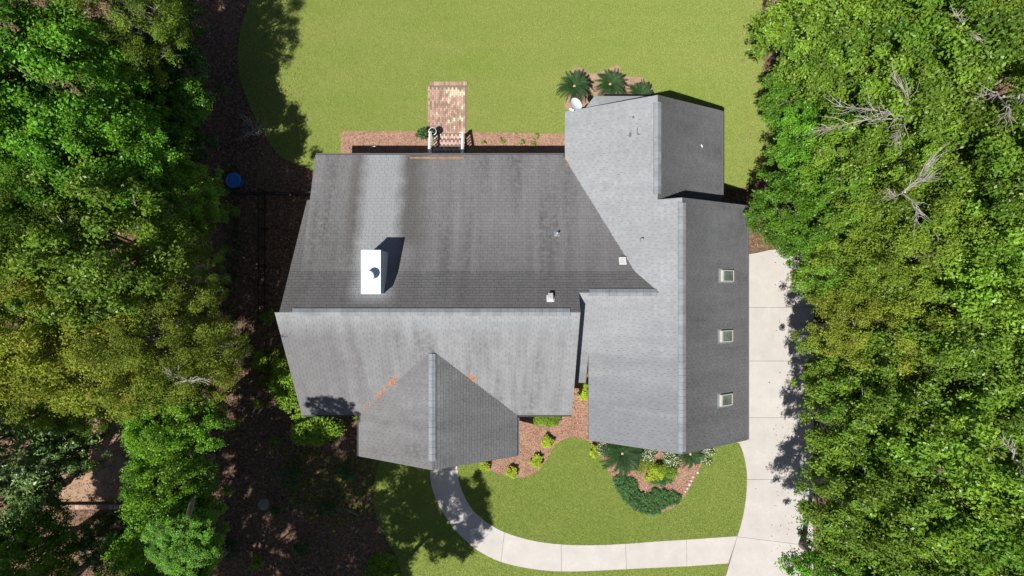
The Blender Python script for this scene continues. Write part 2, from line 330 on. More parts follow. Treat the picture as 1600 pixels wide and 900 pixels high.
# grass blades
def blades(name, poly, n, z, excl, label, size=.045):
    X, Y = scatter(poly, n, excl); k = len(X); C = np.stack([X, Y, np.full(k, z)], 1)
    th = RNG.uniform(0, 2 * np.pi, k); d = np.stack([np.cos(th), np.sin(th), np.zeros(k)], 1); pr = np.stack([-np.sin(th), np.cos(th), np.zeros(k)], 1)
    h = size * RNG.uniform(.6, 1.2, k)[:, None]; ln = h * RNG.uniform(.4, 1.5, k)[:, None]; wd = RNG.uniform(.006, .014, k)[:, None] * 1.8
    V = np.stack([C - pr * wd, C + pr * wd, C + d * ln + np.array([0, 0, 1]) * h], 1).reshape(-1, 3)
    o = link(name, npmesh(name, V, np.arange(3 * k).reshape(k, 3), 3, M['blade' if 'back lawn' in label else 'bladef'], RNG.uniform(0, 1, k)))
    tag(o, label, 'grass', kind='stuff'); return o
vis_n = [(-15.5, 5.5), (15.5, 5.5), (15.5, 17), (-15.5, 17)]
ln_vis = [p for p in lawn_n if p[1] < 17.5]
blades('grass', ln_vis, 330000, .01, [bed_n, bed_n2, bed_c, pp([(672, 133), (729, 133), (729, 230), (672, 230)])], 'short mown green grass covering the wide back lawn')
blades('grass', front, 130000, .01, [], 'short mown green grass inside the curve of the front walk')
sv = walk_out + pp([(1134, 900), (1126, 940), (634, 940)]) + smooth(pp([(627, 900), (620, 872), (604, 842), (590, 812), (583, 772), (588, 740), (600, 700), (620, 650)]), 5, False)
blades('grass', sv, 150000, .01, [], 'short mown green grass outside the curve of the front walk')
# leaf litter
yard = pp([(-100, -100), (430, -100), (375, 100), (440, 245), (492, 270), (560, 300), (560, 720), (590, 760), (600, 840), (630, 960), (-100, 960)])
X, Y = scatter(yard, 60000); o = flakes('leaf_litter', X, Y, -.02, .06, M['leafdry'], .6); tag(o, 'dry brown fallen leaves on the shaded yard left of the house', 'leaf litter', kind='stuff')
yr = pp([(1215, -60), (1700, -60), (1700, 980), (1272, 980), (1272, 385), (1172, 385), (1172, 320), (1215, 240)])
X, Y = scatter(yr, 30000); o = flakes('leaf_litter', X, Y, -.02, .06, M['leafdry'], .6); tag(o, 'dry brown fallen leaves under the trees right of the driveway', 'leaf litter', kind='stuff')

X, Y = scatter(pp([(1200, 395), (1271, 395), (1271, 960), (1200, 960)]), 260); X += RNG.normal(.3, .4, len(X)); o = flakes('leaf_litter', X, Y, .045, .05, M['leafdry'], 1.5); tag(o, 'scattered dry leaves along the tree side of the driveway', 'leaf litter', kind='stuff')
X, Y = scatter(pp([(372, -20), (470, -20), (480, 265), (372, 265)]), 500); o = flakes('leaf_litter', X, Y, .05, .05, M['leafdry'], 1.5); tag(o, 'scattered dry leaves on the shaded edge of the back lawn', 'leaf litter', kind='stuff')
X, Y = scatter(pp([(1150, -20), (1215, -20), (1222, 265), (1150, 265)]), 350); o = flakes('leaf_litter', X, Y, .05, .05, M['leafdry'], 1.5); tag(o, 'scattered dry leaves on the right edge of the back lawn', 'leaf litter', kind='stuff')
# ------------------------------------------------------------------ the house
house = thing('house', 'single storey house with grey weathered shingle roofs and a white chimney', 'house')
RZ, RY = 6.645, -1.006
def z_steep(x, y): return RZ - .745 * (y - RY) if y > RY else RZ - .745 * (RY - y)
ZB = RZ - .745 * (.721 - RY)
def z_shed(x, y): return ZB - .40 * (y - .721)
def z_s(x, y): return RZ - .747 * (RY - y)
GX, GZ = -3.467, 5.39
def z_gw(x, y): return GZ - .657 * (GX - x)
def z_ge(x, y): return GZ - .657 * (x - GX)
AZ = RZ - .745 * (-.19 - RY)
def z_a2(x, y): return AZ - .754 * (-.19 - y)
def z_w(x, y): return 6.645 - .739 * (7.073 - x)
def z_e(x, y): return 6.645 - .739 * (x - 7.073)
BX = 6.195; BZ = z_w(BX, 0)
def z_be(x, y): return BZ - .735 * (x - BX)
def wx(z): return 7.073 - (6.645 - z) / .739
VX0 = wx(AZ); VX1 = wx(ZB); VX2 = wx(z_shed(0, 3.756)); EVX = 2.47; VY = .721 + (ZB - z_w(EVX, 0)) / .40
EY_A2 = -.19 - (AZ - z_w(3.48, 0)) / .754
EN = 6.195; VXN = wx(z_shed(0, EN))
planes = {  # name: list of (z function, slope direction (uphill), list of convex plan polygons ccw, material)
 'main': [
  (z_steep, (0, -1), [[(-9.66, RY), (-9.16, RY), (-9.16, 4.147), (-9.66, 4.147)],
     [(-9.16, RY), (2.84, RY), (2.84, -.19), (-9.16, -.19)], [(-9.16, -.19), (VX0, -.19), (VX1, .721), (-9.16, .721)]], 'roof_n'),
  (z_shed, (0, -1), [[(-9.16, .721), (VX1, .721), (VXN, EN), (-9.16, EN)]], 'roof_n'),
  (z_s, (0, 1), [[(-9.86, -5.95), (-7.18, -5.95), (GX, -2.686), (GX, RY), (-9.86, RY)], [(.235, -5.95), (2.81, -5.95), (2.84, RY), (GX, RY), (GX, -2.686)]], 'roof_s')],
 'front_gable': [
  (z_gw, (1, 0), [[(-7.18, -7.897), (GX, -7.897), (GX, -2.686), (-7.18, -5.95)]], 'roof_sg'),
  (z_ge, (-1, 0), [[(GX, -7.897), (.246, -7.897), (.246, -5.95), (GX, -2.686)]], 'roof_sg')],
 'link': [
  (z_a2, (0, 1), [[(2.62, -4.458), (3.48, -4.458), (3.48, EY_A2), (2.62, EY_A2)], [(2.62, EY_A2), (3.48, EY_A2), (VX0, -.19), (2.62, -.19)]], 'roof_w')],
 'garage': [
  (z_w, (1, 0), [[(3.48, -6.91), (7.073, -6.91), (7.073, -.19), (VX0, -.19), (3.48, EY_A2)],
     [(VX0, -.19), (7.073, -.19), (7.073, 3.756), (VX2, 3.756), (VX1, .721)]], 'roof_w'),
  (z_e, (-1, 0), [[(7.073, -6.91), (10.69, -6.91), (10.69, 3.756), (7.073, 3.756)]], 'roof_e')],
 'rear': [
  (z_w, (1, 0), [[(VX2, 3.756), (BX, 3.756), (BX, 8.2), (EVX, 8.2), (EVX, VY)]], 'roof_w'),
  (z_be, (-1, 0), [[(BX, 3.6), (9.705, 3.6), (9.705, 8.2), (BX, 8.2)]], 'roof_e')],
}
def clip_rect(poly, x0, y0, x1, y1):
    for a, b in (((x0, y0), (x1, y0)), ((x1, y0), (x1, y1)), ((x1, y1), (x0, y1)), ((x0, y1), (x0, y0))):
        poly = cutpoly(poly, a, b)
        if len(poly) < 3: return []
    return poly
EXPO = .145; TAB = .31
def lay(mb, zf, up, polys, slope, lift=None, rnd=random):
    ux, uy = up; c = 1 / math.sqrt(1 + slope * slope); ex = EXPO * c; nrm = Vector((-ux * slope, -uy * slope, 1)).normalized()
    for poly in polys:
        V = [ux * x + uy * y for x, y in poly]; U = [(-uy) * x + ux * y for x, y in poly]
        j0 = math.floor(min(V) / ex); j1 = math.ceil(max(V) / ex); u0, u1 = min(U), max(U)
        for j in range(j0, j1):
            rr = random.Random(j * 7919 + int(slope * 1000) + (17 if ux else 0))
            off = (j % 2) * TAB * .5 + rr.uniform(-.05, .05); rowt = rr.uniform(-.12, .12)
            i0 = math.floor((u0 - off) / TAB)
            for i in range(i0, math.ceil((u1 - off) / TAB) + 1):
                a = i * TAB + off + .004; b = a + TAB - .008; va, vb = j * ex, (j + 1) * ex
                corners = [(a, va), (b, va), (b, vb), (a, vb)]
                q = [(-uy * u + ux * v, ux * u + uy * v) for u, v in corners]
                ar = sum(q[k][0] * q[(k + 1) % 4][1] - q[(k + 1) % 4][0] * q[k][1] for k in range(4))
                if ar < 0: q = q[::-1]
                n = len(poly); cx, cy = sum(p[0] for p in q) / 4, sum(p[1] for p in q) / 4
                for k in range(n):
                    q = cutpoly(q, poly[k], poly[(k + 1) % n])
                    if len(q) < 3: break
                if len(q) < 3: continue
                r2 = random.Random(i * 104729 + j * 31 + (5 if ux else 0))
                t = r2.uniform(.016, .024)
                mb.tone = min(1, max(0, .5 + rowt + r2.uniform(-.38, .38)))
                if lift and lift(cx, cy) and (i + j // 2) % 2 == 0: t += r2.uniform(.035, .06); mb.tone = min(1, mb.tone + .1)
                base = len(mb.v); kq = len(q)
                for x, y in q:
                    f = ((ux * x + uy * y) - va) / ex; h = t * (1 - f) + .004
                    p = Vector((x, y, zf(x, y))); mb.v.append(tuple(p + nrm * h))
                for x, y in q: mb.v.append((x, y, zf(x, y) - .001))
                mb.face(tuple(base + k for k in range(kq)))
                for k in range(kq): l = (k + 1) % kq; mb.face((base + kq + k, base + kq + l, base + l, base + k))
    mb.tone = .5
def lifted(x, y): return (3.0 < x < 5.3 and 5.6 < y < 8.0 - .3) or (3.6 < x < 5.0 and 4.7 < y < 5.7) or (5.0 < x < 5.6 and 5.9 < y < 7.5)
slopes = {z_steep: .745, z_shed: .40, z_s: .747, z_gw: .657, z_ge: .657, z_a2: .754, z_w: .739, z_e: .739, z_be: .735}
roofs = {}
for nm, pl in planes.items():
    d = MB()
    for zf, up, polys, mn in pl:
        for q in polys: d.prism(q, lambda x, y, f=zf: f(x, y), lambda x, y, f=zf: f(x, y) - .17)
    r = d.build('roof', M['deck'], house); roofs[nm] = r
    for zf, up, polys, mn in pl:
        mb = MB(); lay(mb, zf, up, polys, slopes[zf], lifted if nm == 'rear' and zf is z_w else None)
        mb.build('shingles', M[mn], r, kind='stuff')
# walls under the roofs
foot = [(-8.95, -5.45, 2.4, 5.75), (-6.7, -7.4, -.2, -5.2), (2.4, -4.1, 4.3, 2.0), (3.95, -6.45, 10.2, 3.3), (2.95, 2.2, 9.2, 7.8)]
wm = MB()
own = {'main': [0], 'front_gable': [1, 0], 'link': [2], 'garage': [3], 'rear': [4, 3]}
for nm, pl in planes.items():
    for zf, up, polys, mn in pl:
        for q in polys:
            for fi in own[nm]:
                c = clip_rect(q, *foot[fi])
                if len(c) > 2: wm.prism(c, lambda x, y, f=zf: f(x, y) - .172, lambda x, y: -.02)
wm.build('wall', M['siding'], house)
# shed cheek
ck = MB(); ck.v = [(-9.163, .721, ZB - .02), (-9.163, 6.195, z_shed(0, 6.195) - .02), (-9.163, 6.195, z_shed(0, 6.195) - .17), (-9.163, .721, ZB - .6)]; ck.face((0, 1, 2, 3)); ck.build('cheek_board', M['siding'], house)
# white fascia and gutters at the eaves
def eave(x0, y0, x1, y1, z, outx, outy, m='metal', parent=None):
    mb = MB(); L = math.hypot(x1 - x0, y1 - y0)
    c = Vector(((x0 + x1) / 2, (y0 + y1) / 2, z)); ang = math.atan2(outy, outx) - math.pi / 2
    # local x along eave, y outwards: an open trough
    for (a, b, c0, d0) in ((0.003, -.14, .02, -.02), (.02, -.14, .085, -.125), (.085, -.14, .10, -.045)):
        mb.box(-L / 2, a, b, L / 2, c0, d0, ang, c)
    return mb.build('gutter', M[m], parent or house)
eave(-9.16, 6.195, 2.42, 6.195, z_shed(0, 6.195), 0, 1, 'deck')
eave(-7.6, -5.95, -9.86, -5.95, z_s(0, -5.95), 0, -1, 'deck'); eave(.3, -5.95, 2.8, -5.95, z_s(0, -5.95), 0, -1, 'deck')
eave(10.69, -6.91, 10.69, 3.756, z_e(10.69, 0), 1, 0, 'deck'); eave(9.705, 4.2, 9.705, 8.2, z_be(9.705, 0), 1, 0, 'deck')
eave(-7.18, -6.1, -7.18, -7.897, z_gw(-7.18, 0), -1, 0, 'deck'); eave(.246, -6.1, .246, -7.897, z_ge(.246, 0), 1, 0, 'deck')
# ridge vents / caps
def ridge(p0, p1, sa, sb, wd, th, parent, seg=.29):
    """p0,p1 = ends (x,y,z) of the ridge; sa/sb slopes on the left/right of travel"""
    p0, p1 = Vector(p0), Vector(p1); d = (p1 - p0); L = d.length; d.normalize(); lt = Vector((-d.y, d.x, 0)); n = max(1, round(L / seg)); mb = MB()
    for i in range(n):
        a = p0 + d * (L * i / n + .003); b = p0 + d * (L * (i + 1) / n - .003); e0, e1 = random.uniform(0, .008), random.uniform(.008, .02)
        mb.tone = random.random(); base = len(mb.v)
        for q, e in ((a, e1), (b, e0)):
            for w_, s_, top in ((wd, sa, 1), (0, 0, 1), (-wd, sb, 1), (-wd, sb, 0), (0, 0, 0), (wd, sa, 0)):
                mb.v.append(tuple(q + lt * w_ + Vector((0, 0, -abs(w_) * s_ + (th + e if top else .005)))))
        for f in ((0, 1, 7, 6), (1, 2, 8, 7), (2, 3, 9, 8), (5, 0, 6, 11), (0, 5, 4, 1), (1, 4, 3, 2), (6, 7, 10, 11), (7, 8, 9, 10)): mb.face(tuple(base + k for k in f))
    return mb.build('ridge_vent', M['cap'], parent, kind='stuff')
ridge((-9.12, RY, RZ), (2.42, RY, RZ), .745, .747, .16, .075, roofs['main'])
ridge((3.28, -.19, AZ), (6.15, -.19, AZ), .745, .754, .15, .07, roofs['link'])
ridge((GX, -2.85, GZ), (GX, -7.5, GZ), .657, .657, .15, .07, roofs['front_gable'])
ridge((7.073, 3.55, 6.645), (7.073, -6.8, 6.645), .739, .739, .16, .075, roofs['garage'])
ridge((BX, 7.9, BZ), (BX, 4.0, BZ), .735, .739, .16, .075, roofs['rear'])
# small rear bay roof
bay = MB(); bz = 2.72
top = [(4.35, 7.85, 3.28), (7.0, 7.85, 3.28)]
pts = [(3.5, 7.9), (3.5, 8.55), (3.9, 9.08), (6.9, 9.08), (7.2, 8.5), (7.2, 7.9)]
b0 = len(bay.v); bay.v += [(x, y, bz) for x, y in pts] + [(x, y, bz - .15) for x, y in pts] + top
for f in ((0, 1, 12), (1, 2, 12), (2, 3, 13, 12), (3, 4, 13), (4, 5, 13)): bay.face(f[::-1])
for i in range(5): bay.face((i, i + 1, i + 7, i + 6))
bay.build('bay_roof', M['roof_w'], house)
bw = MB(); bw.prism([(3.8, 7.7), (6.9, 7.7), (6.9, 8.4), (6.6, 8.75), (4.1, 8.75), (3.8, 8.4)], lambda x, y: bz - .1, lambda x, y: -.02); bw.build('bay_wall', M['siding'], house)
# chimney
CX0, CX1, CY0, CY1, CZ = -6.21, -5.42, -.235, 1.555, 6.88
c = MB(); c.box(CX0, CY0, 4.3, CX1, CY1, CZ - .03); ch = c.build('chimney', M['chim'], house)
c = MB()
c.box(CX0 - .01, CY0 - .01, CZ - .03, CX1 + .01, CY1 + .01, CZ); c.box(CX0 - .012, CY0 - .012, CZ - .16, CX1 + .012, CY1 + .012, CZ - .13)
c.build('chimney_top', M['chim'], ch)
fc = (-5.80, .49, CZ)
c = MB(); c.lathe([(.30, .001), (.21, .05), (.175, .07), (.175, .38)], fc, 28); c.build('flue_pipe', M['chim'], ch)
c = MB(); c.lathe([(.02, .40), (.19, .41), (.22, .45), (.20, .50), (.12, .54), (.0, .55)], fc, 28); c.build('flue_cap', M['white'], ch)
# roof frames
def plane_frame(zf, x, y, up):
    s = slopes[zf]; n = Vector((-up[0] * s, -up[1] * s, 1)).normalized(); v = Vector((up[0], up[1], s)).normalized(); u = v.cross(n)
    m = Matrix((u, v, n)).transposed().to_4x4(); m.translation = Vector((x, y, zf(x, y)))
    return m
def on_roof(name, mesh, fr, parent): o = link(name, mesh, parent); o.matrix_world = fr; return o
def solve(px, py, zf):
    z = 4.0
    for _ in range(40): x, y = P(px, py, z); z = zf(x, y)
    return x, y
# skylights
for px, py in ((1135, 431), (1133.5, 525), (1133, 624.5)):
    x, y = solve(px, py, z_e); fr = plane_frame(z_e, x, y, (-1, 0))
    e = link('skylight', None, house); e.matrix_world = fr
    f = MB(); a, b_, hh = .255, .40, .12; t = .045
    f.box(-a, -b_, 0, a, -b_ + t, hh); f.box(-a, b_ - t - .05, 0, a, b_, hh); f.box(-a, -b_ + t, 0, -a + t, b_ - t - .05, hh); f.box(a - t, -b_ + t, 0, a, b_ - t - .05, hh)
    f.build('frame', M['skyframe'], e)
    f = MB(); f.box(-a + t, -b_ + t, .02, a - t, b_ - t - .05, hh - .02); f.build('pane', M['skyglass'], e)
    f = MB(); f.box(-a - .07, -b_ - .07, .002, a + .07, b_ + .16, .024); f.build('flashing', M['metal'], e)
# vents
for px, py, zf, up in ((973, 408, z_steep, (0, -1)), (860, 467, z_steep, (0, -1))):
    zf = z_shed if py < 424 else z_steep
    x, y = solve(px, py, zf); fr = plane_frame(zf, x, y, up); e = link('box_vent', None, house); e.matrix_world = fr
    f = MB(); f.box(-.16, -.17, .003, .16, .17, .03); f.build('flange', M['chim'], e)
    f = MB(); f.box(-.13, -.13, .03, .13, .14, .16) if py < 424 else f.box(-.10, -.13, .03, .10, .13, .24); f.build('hood', M['ventgrey'], e)
for px, py, zf, up in ((870, 366, z_shed, (0, -1)), (1002, 375, z_w, (1, 0))):
    x, y = solve(px, py, zf); fr = plane_frame(zf, x, y, up); e = link('pipe_vent', None, house); e.matrix_world = fr
    f = MB(); f.box(-.12, -.12, .003, .12, .12, .026); f.build('flange', M['metal'], e)
    f = MB(); f.lathe([(.10, .02), (.065, .09)], (0, 0, 0), 14); f.tube([(0, 0, .05), Vector((0, 0, .05)) + fr.to_3x3().inverted() @ Vector((0, 0, .32))], .045, 12); f.build('pipe', M['metal'], e)
for px, py, zf, up, w_, h_, rz in ((852, 336, z_shed, (0, -1), .07, .15, -.3), (998, 205, z_w, (1, 0), .16, .065, 0), (985, 210.5, z_w, (1, 0), .09, .05, 0), (1096, 228, z_be, (-1, 0), .07, .03, .8), (990, 183, z_w, (1, 0), .05, .04, 0)):
    x, y = solve(px, py, zf); fr = plane_frame(zf, x, y, up) @ Matrix.Rotation(rz, 4, 'Z')
    f = MB(); f.box(-w_, -h_, .012, w_, h_, .034); o = link('patch', f.mesh('patch', M['deck'] if px != 1096 else M['white']), house); o.matrix_world = fr
# rain diverter above the back steps
x0, y0 = solve(641, 246.5, z_shed); x1, _ = solve(725, 246.5, z_shed); f = MB()
f.box(x0, y0 - .05, z_shed(0, y0) + .015, x1, y0 + .03, z_shed(0, y0) + .07); f.build('rain_diverter', M['rust'], house)
# satellite dish on the rear corner
ds = link('satellite_dish', None, house, loc=(2.78, 8.32, 3.25))
f = MB(); prof = []; n = 24; rings = 6
for i in range(rings + 1):
    r = i / rings
    for k in range(n): t = 2 * math.pi * k / n; f.v.append((.25 * r * math.cos(t), .33 * r * math.sin(t), .09 * r * r))
for i in range(rings):
    for k in range(n): j = (k + 1) % n; f.face((i * n + k, i * n + j, (i + 1) * n + j, (i + 1) * n + k))
o = f.build('reflector', M['dish'], ds, loc=(.16, .12, .25), rot=(R(-12), R(18), R(20)))
f = MB(); f.tube([(0, 0, -.3), (.02, .02, .1), (.14, .1, .25)], .03, 8); f.build('mast', M['metal'], ds)
f = MB(); f.tube([(.1, .0, .25), (-.05, -.12, .48)], .018, 6); f.box(-.14, -.19, .44, -.04, -.10, .54); f.box(-.03, -.22, .42, .05, -.14, .52); f.build('receiver_arm', M['white'], ds)
# windows and doors on the walls
def opening(x, y, z0, z1, w_, face, name='window', panes=2):
    """face: 's','n','e','w' """
    ang = {'s': 0, 'e': math.pi / 2, 'n': math.pi, 'w': -math.pi / 2}[face]
    e = link(name, None, house, loc=(x, y, 0), rot=ang)
    f = MB(); t = .08
    f.box(-w_/2 - t, -.05, z0 - t, -w_/2, .0, z1 + t); f.box(w_/2, -.05, z0 - t, w_/2 + t, .0, z1 + t); f.box(-w_/2, -.05, z1, w_/2, 0, z1 + t); f.box(-w_/2, -.07, z0 - t, w_/2, 0, z0)
    f.build('frame', M['trim'], e)
    f = MB()
    if name == 'window':
        for k in range(panes): a = -w_/2 + k * w_ / panes; f.box(a + .02, -.02, z0, a + w_/panes - .02, -.004, z1)
        f.build('pane', M['glass'], e)
    else:
        for k in range(4): f.box(-w_/2, -.03, z0 + (z1 - z0) * k / 4 + .01, w_/2, -.004, z0 + (z1 - z0) * (k + 1) / 4 - .01)
        f.build('panel', M['trim'], e)
for x in (-5.5, -1.6): opening(x, -7.4, .9, 2.2, 1.2, 's')
opening(-3.45, -7.4, .2, 2.3, 1.0, 's', 'door'); opening(1.1, -5.45, .9, 2.2, 1.2, 's'); opening(-7.8, -5.45, .9, 2.2, 1.0, 's')
for y in (-4.3, -1.0): opening(10.2, y, .05, 2.3, 2.6, 'e', 'garage_door')
for x in (-7.2, -4.9, -.9, 1.3): opening(x, 5.75, 1.0, 2.3, 1.1, 'n')
opening(-3.2, 5.75, .62, 2.62, .95, 'n', 'door'); opening(9.2, 6.0, 1, 2.3, 1.2, 'e'); opening(7.0, -6.45, 1, 2.3, 1.6, 's'); opening(-8.95, 2.0, 1, 2.3, 1.1, 'w'); opening(-8.95, -3.5, 1, 2.3, 1.1, 'w')
# valley debris
def debris(px, py, zf, n, sp, m, size=.035):
    x, y = solve(px, py, zf); X = x + RNG.normal(0, sp[0], n); Y = y + RNG.normal(0, sp[1], n) + (X - x) * sp[2]
    return X, Y, np.array([zf(a, b) for a, b in zip(X, Y)])
XX, YY, ZZ = [], [], []
for a in ((612, 597, z_s, 150, (.17, .10, .75)), (592, 617, z_s, 70, (.13, .09, .8)), (574, 637, z_s, 70, (.12, .07, .8)), (738, 591, z_s, 110, (.11, .09, -.8)), (925, 558, z_a2, 40, (.09, .05, .9)), (889, 252, z_shed, 160, (.07, .14, -1.6)), (905, 279, z_shed, 70, (.08, .08, -1.6)), (880, 330, z_shed, 14, (2.5, 1.5, 0)), (600, 330, z_shed, 16, (2., 1.5, 0)), (975, 372, z_shed, 50, (.15, .1, -1.6)), (1000, 405, z_shed, 50, (.15, .1, -1.6))):
    X, Y, Z = debris(*a, m=None); XX.append(X); YY.append(Y); ZZ.append(Z + .035)
o = flakes('leaf_debris', np.concatenate(XX), np.concatenate(YY), np.concatenate(ZZ), .032, M['leaforange'], 1.5)
tag(o, 'orange fallen leaves caught in the roof valleys', 'fallen leaves', kind='stuff')

# ------------------------------------------------------------------ back steps and brick landing
def brick_field(name, x0, y0, x1, y1, z, parent, m, pale=None, bw_=.10, bl=.205, vertical=True):
    mb = MB(); j = 0; y = y0
    L, W = (bl, bw_) if not vertical else (bw_, bl)
    nx = int((x1 - x0) / L); ny = int((y1 - y0) / W)
    for j in range(ny):
        for i in range(nx):
            xa = x0 + i * L + (0 if vertical else (j % 2) * L * .5); ya = y0 + j * W + ((i % 2) * W * .5 if vertical else 0)
            if xa + L > x1 + .02 or ya + W > y1 + .02: continue
            dz = random.uniform(-.008, .006); mb.tone = random.random(); mb.mi = 1 if (pale and pale(xa, ya)) else 0
            mb.box(xa + .005 + random.uniform(-.003, .003), ya + .005, z - .06, xa + L - .006, ya + W - .006 + random.uniform(-.003, .003), z + dz)
    return mb.build(name, [m, M['brickpale']] if pale else m, parent, kind='stuff')
px0, py0 = P(672, 212); px1, py1 = P(729, 134)
pad = sheet('brick_landing', [(px0, py0 - .1), (px1, py0 - .1), (px1 + .02, py1), (px0 - .02, py1)], .02, M['mortar'], .04, kind='structure')
brick_field('bricks', px0, py0 - .1, px1, py1, .05, pad, M['brick'], lambda x, y: (py1 - .66 < y < py1 - .30 and x > px0 + (.9 if y < py1 - .48 else .75) and (y < py1 - .4 or x < px1 - .5)) or random.random() < .05)
edge = MB()
for i in range(19): edge.tone = random.random(); xa = px0 + i * .1; edge.box(xa + .005, py1 + .005, 0, xa + .095, py1 + .2, .055)
for i in range(26): edge.tone = random.random(); ya = py0 + i * .1; edge.box(px0 - .11, ya, 0, px0 - .006, ya + .095, .055)
edge.build('border_bricks', M['brick'], pad, kind='stuff')
steps = thing('back_steps', 'pinkish brick steps between two white railings under the back eave', 'steps', (-3.2, 6.6, 0))
for k, (ya, yb, zt) in enumerate(((7.55, 7.9, .17), (7.2, 7.55, .33), (6.85, 7.2, .49), (5.76, 6.85, .62))):
    f = MB(); f.box(-1.0 + .2, ya - 6.6, 0, 1.0 - .2, yb - 6.6 + .01 * k, zt - .05); f.build('riser', M['mortar'], steps)
    brick_field('tread', -.8, ya - 6.6, .8, yb - 6.6, zt, steps, M['pink'])
for sx in (-.86, .76):
    rl = link('railing', None, steps, loc=(sx, 0, 0))
    f = MB(); f.tube([(0, 1.15, 1.05), (0, .15, 1.5), (0, -.8, 1.55)], .07, 4); f.build('handrail', M['trim'], rl)
    for yy in (1.12, .1, -.78): f = MB(); f.box(-.06, yy - .06, 0, .06, yy + .06, 1.5 if yy < 1 else 1.06); f.build('post', M['trim'], rl)
    bm_ = MB(); bm_.box(-.02, -.02, 0, .02, .02, .92); bme = bm_.mesh('baluster', M['trim'])
    for k in range(11): yy = 1.0 - k * .165; link('baluster', bme, rl, loc=(0, yy, .13 if yy > .6 else .4 if yy > .2 else .55))
f = MB(); f.box(-9.1 + 9.1 - 1.25, -.3, 0, -.9, .22, .6); f.build('pedestal', M['trim'], steps)
x, y = P(675.5, 205, .9)
lp = thing('lamp_post', 'black globe lamp with a pale ring at the top of the left railing', 'lamp', (x, y, 0))
f = MB(); f.tube([(0, 0, 0), (0, 0, .75)], .035, 8); f.build('post', M['black'], lp)
f = MB(); f.lathe([(.05, .72), (.15, .78), (.17, .9), (.12, 1.0), (0, 1.02)], (0, 0, 0), 18); f.build('globe', M['black'], lp)
f = MB(); f.lathe([(.155, .80), (.20, .82), (.20, .86), (.165, .87)], (0, 0, 0), 22); f.f.pop(); f.t.pop(); f.m.pop(); f.build('ring', M['trim'], lp)
x, y = P(584, 236, .5); hoop = MB()
hoop.tube([(x + .24 * math.cos(t), y + .24 * math.sin(t), .5) for t in np.linspace(0, 2 * math.pi, 25)], .008, 5); [hoop.tube([(x + .24 * math.cos(t), y + .24 * math.sin(t), 0), (x + .24 * math.cos(t), y + .24 * math.sin(t), .5)], .006, 4) for t in (0.4, 2.5, 4.6)]
tag(hoop.build('plant_hoop', M['metal']), 'thin round wire plant hoop in the shade of the back wall', 'plant support')

# ------------------------------------------------------------------ foliage
def leafcloud(seed, centres, rc, per, size, flat=.65, up=1.0, fold=True, ratio=.5):
    rg = np.random.default_rng(seed); n = len(centres); C = np.repeat(centres, per, 0); k = len(C)
    rcs = np.repeat(rc if hasattr(rc, '__len__') else np.full(n, rc), per)[:, None]
    d = rg.normal(0, 1, (k, 3)); d /= np.linalg.norm(d, axis=1)[:, None]; rad = rg.uniform(0, 1, k)[:, None] ** .42
    lob = 1 + .45 * np.sin(d[:, :1] * 5 + C[:, 1:2] * 7) * np.sin(d[:, 1:2] * 5 + C[:, :1] * 9); off = d * rad * rcs * lob * np.array([1, 1, flat]); p = C + off
    nn = d * .55 + rg.normal(0, .55, (k, 3)); nn[:, 2] = np.abs(nn[:, 2]) + up * .7; nn /= np.linalg.norm(nn, axis=1)[:, None]
    t = rg.normal(0, 1, (k, 3)); a = np.cross(nn, t); a /= np.linalg.norm(a, axis=1)[:, None]; b = np.cross(nn, a)
    L = size * rg.uniform(.55, 1.25, k)[:, None]; W = L * ratio * rg.uniform(.8, 1.2, k)[:, None]
    V = np.stack([p - a * L, p + b * W - a * L * .1, p + a * L, p - b * W - a * L * .1], 1).reshape(-1, 3)
    tone = np.clip(np.repeat(rg.uniform(.05, .95, n), per) * .75 + .125 + rg.uniform(-.3, .3, k), 0, 1)
    return V, np.arange(4 * k).reshape(k, 4), tone
def crown_centres(seed, Rr, flat, n, inner=.35):
    rg = np.random.default_rng(seed); d = rg.normal(0, 1, (n, 3)); d[:, 2] = np.where(d[:, 2] < -.35, -d[:, 2] * .6, d[:, 2]); d /= np.linalg.norm(d, axis=1)[:, None]
    lob = rg.normal(0, 1, (9, 3)); lob /= np.linalg.norm(lob, axis=1)[:, None]
    amp = 0.78 + .34 * np.max(np.clip(d @ lob.T, 0, 1) ** 4, axis=1)
    rr = (inner + (1 - inner) * rg.uniform(0, 1, n) ** .55) * amp
    return d * rr[:, None] * Rr * np.array([1, 1, flat])
def limbs_mesh(seed, centres, Rr, m, n=26, base=-3.0, bare=False):
    rg = random.Random(seed); mb = MB(); idx = rg.sample(range(len(centres)), min(n, len(centres)))
    for i in idx:
        c_ = Vector(centres[i]) * (1.0 if not bare else 1.1); r = rg.uniform(.035, .075)
        z0 = base * rg.uniform(.3, 1.0); s_ = Vector((0, 0, z0)); m1 = s_.lerp(c_, .4) + Vector((rg.uniform(-.3, .3), rg.uniform(-.3, .3), rg.uniform(0, .6)))
        m2 = s_.lerp(c_, .75) + Vector((rg.uniform(-.25, .25), rg.uniform(-.25, .25), rg.uniform(0, .5)))
        mb.tube([s_, m1, m2, c_], [r * 1.5, r, r * .6, r * .2], 5, False)
        for _ in range(5 if bare else 2):
            q = m1.lerp(c_, rg.uniform(.1, .9)); e = q + Vector((rg.uniform(-.8, .8), rg.uniform(-.8, .8), rg.uniform(-.1, .6)))
            mb.tube([q, q.lerp(e, .5) + Vector((rg.uniform(-.15, .15), rg.uniform(-.15, .15), .05)), e], [r * .45, r * .3, r * .1], 4, False)
    return mb.mesh('limbs', m)
tm = MB(); tm.tube([(0, 0, 0), (.02, .01, .15), (.03, -.02, .6), (0, 0, 1.0)], [.30, .20, .16, .11], 9); TRUNK = tm.mesh('trunk', M['bark']); 
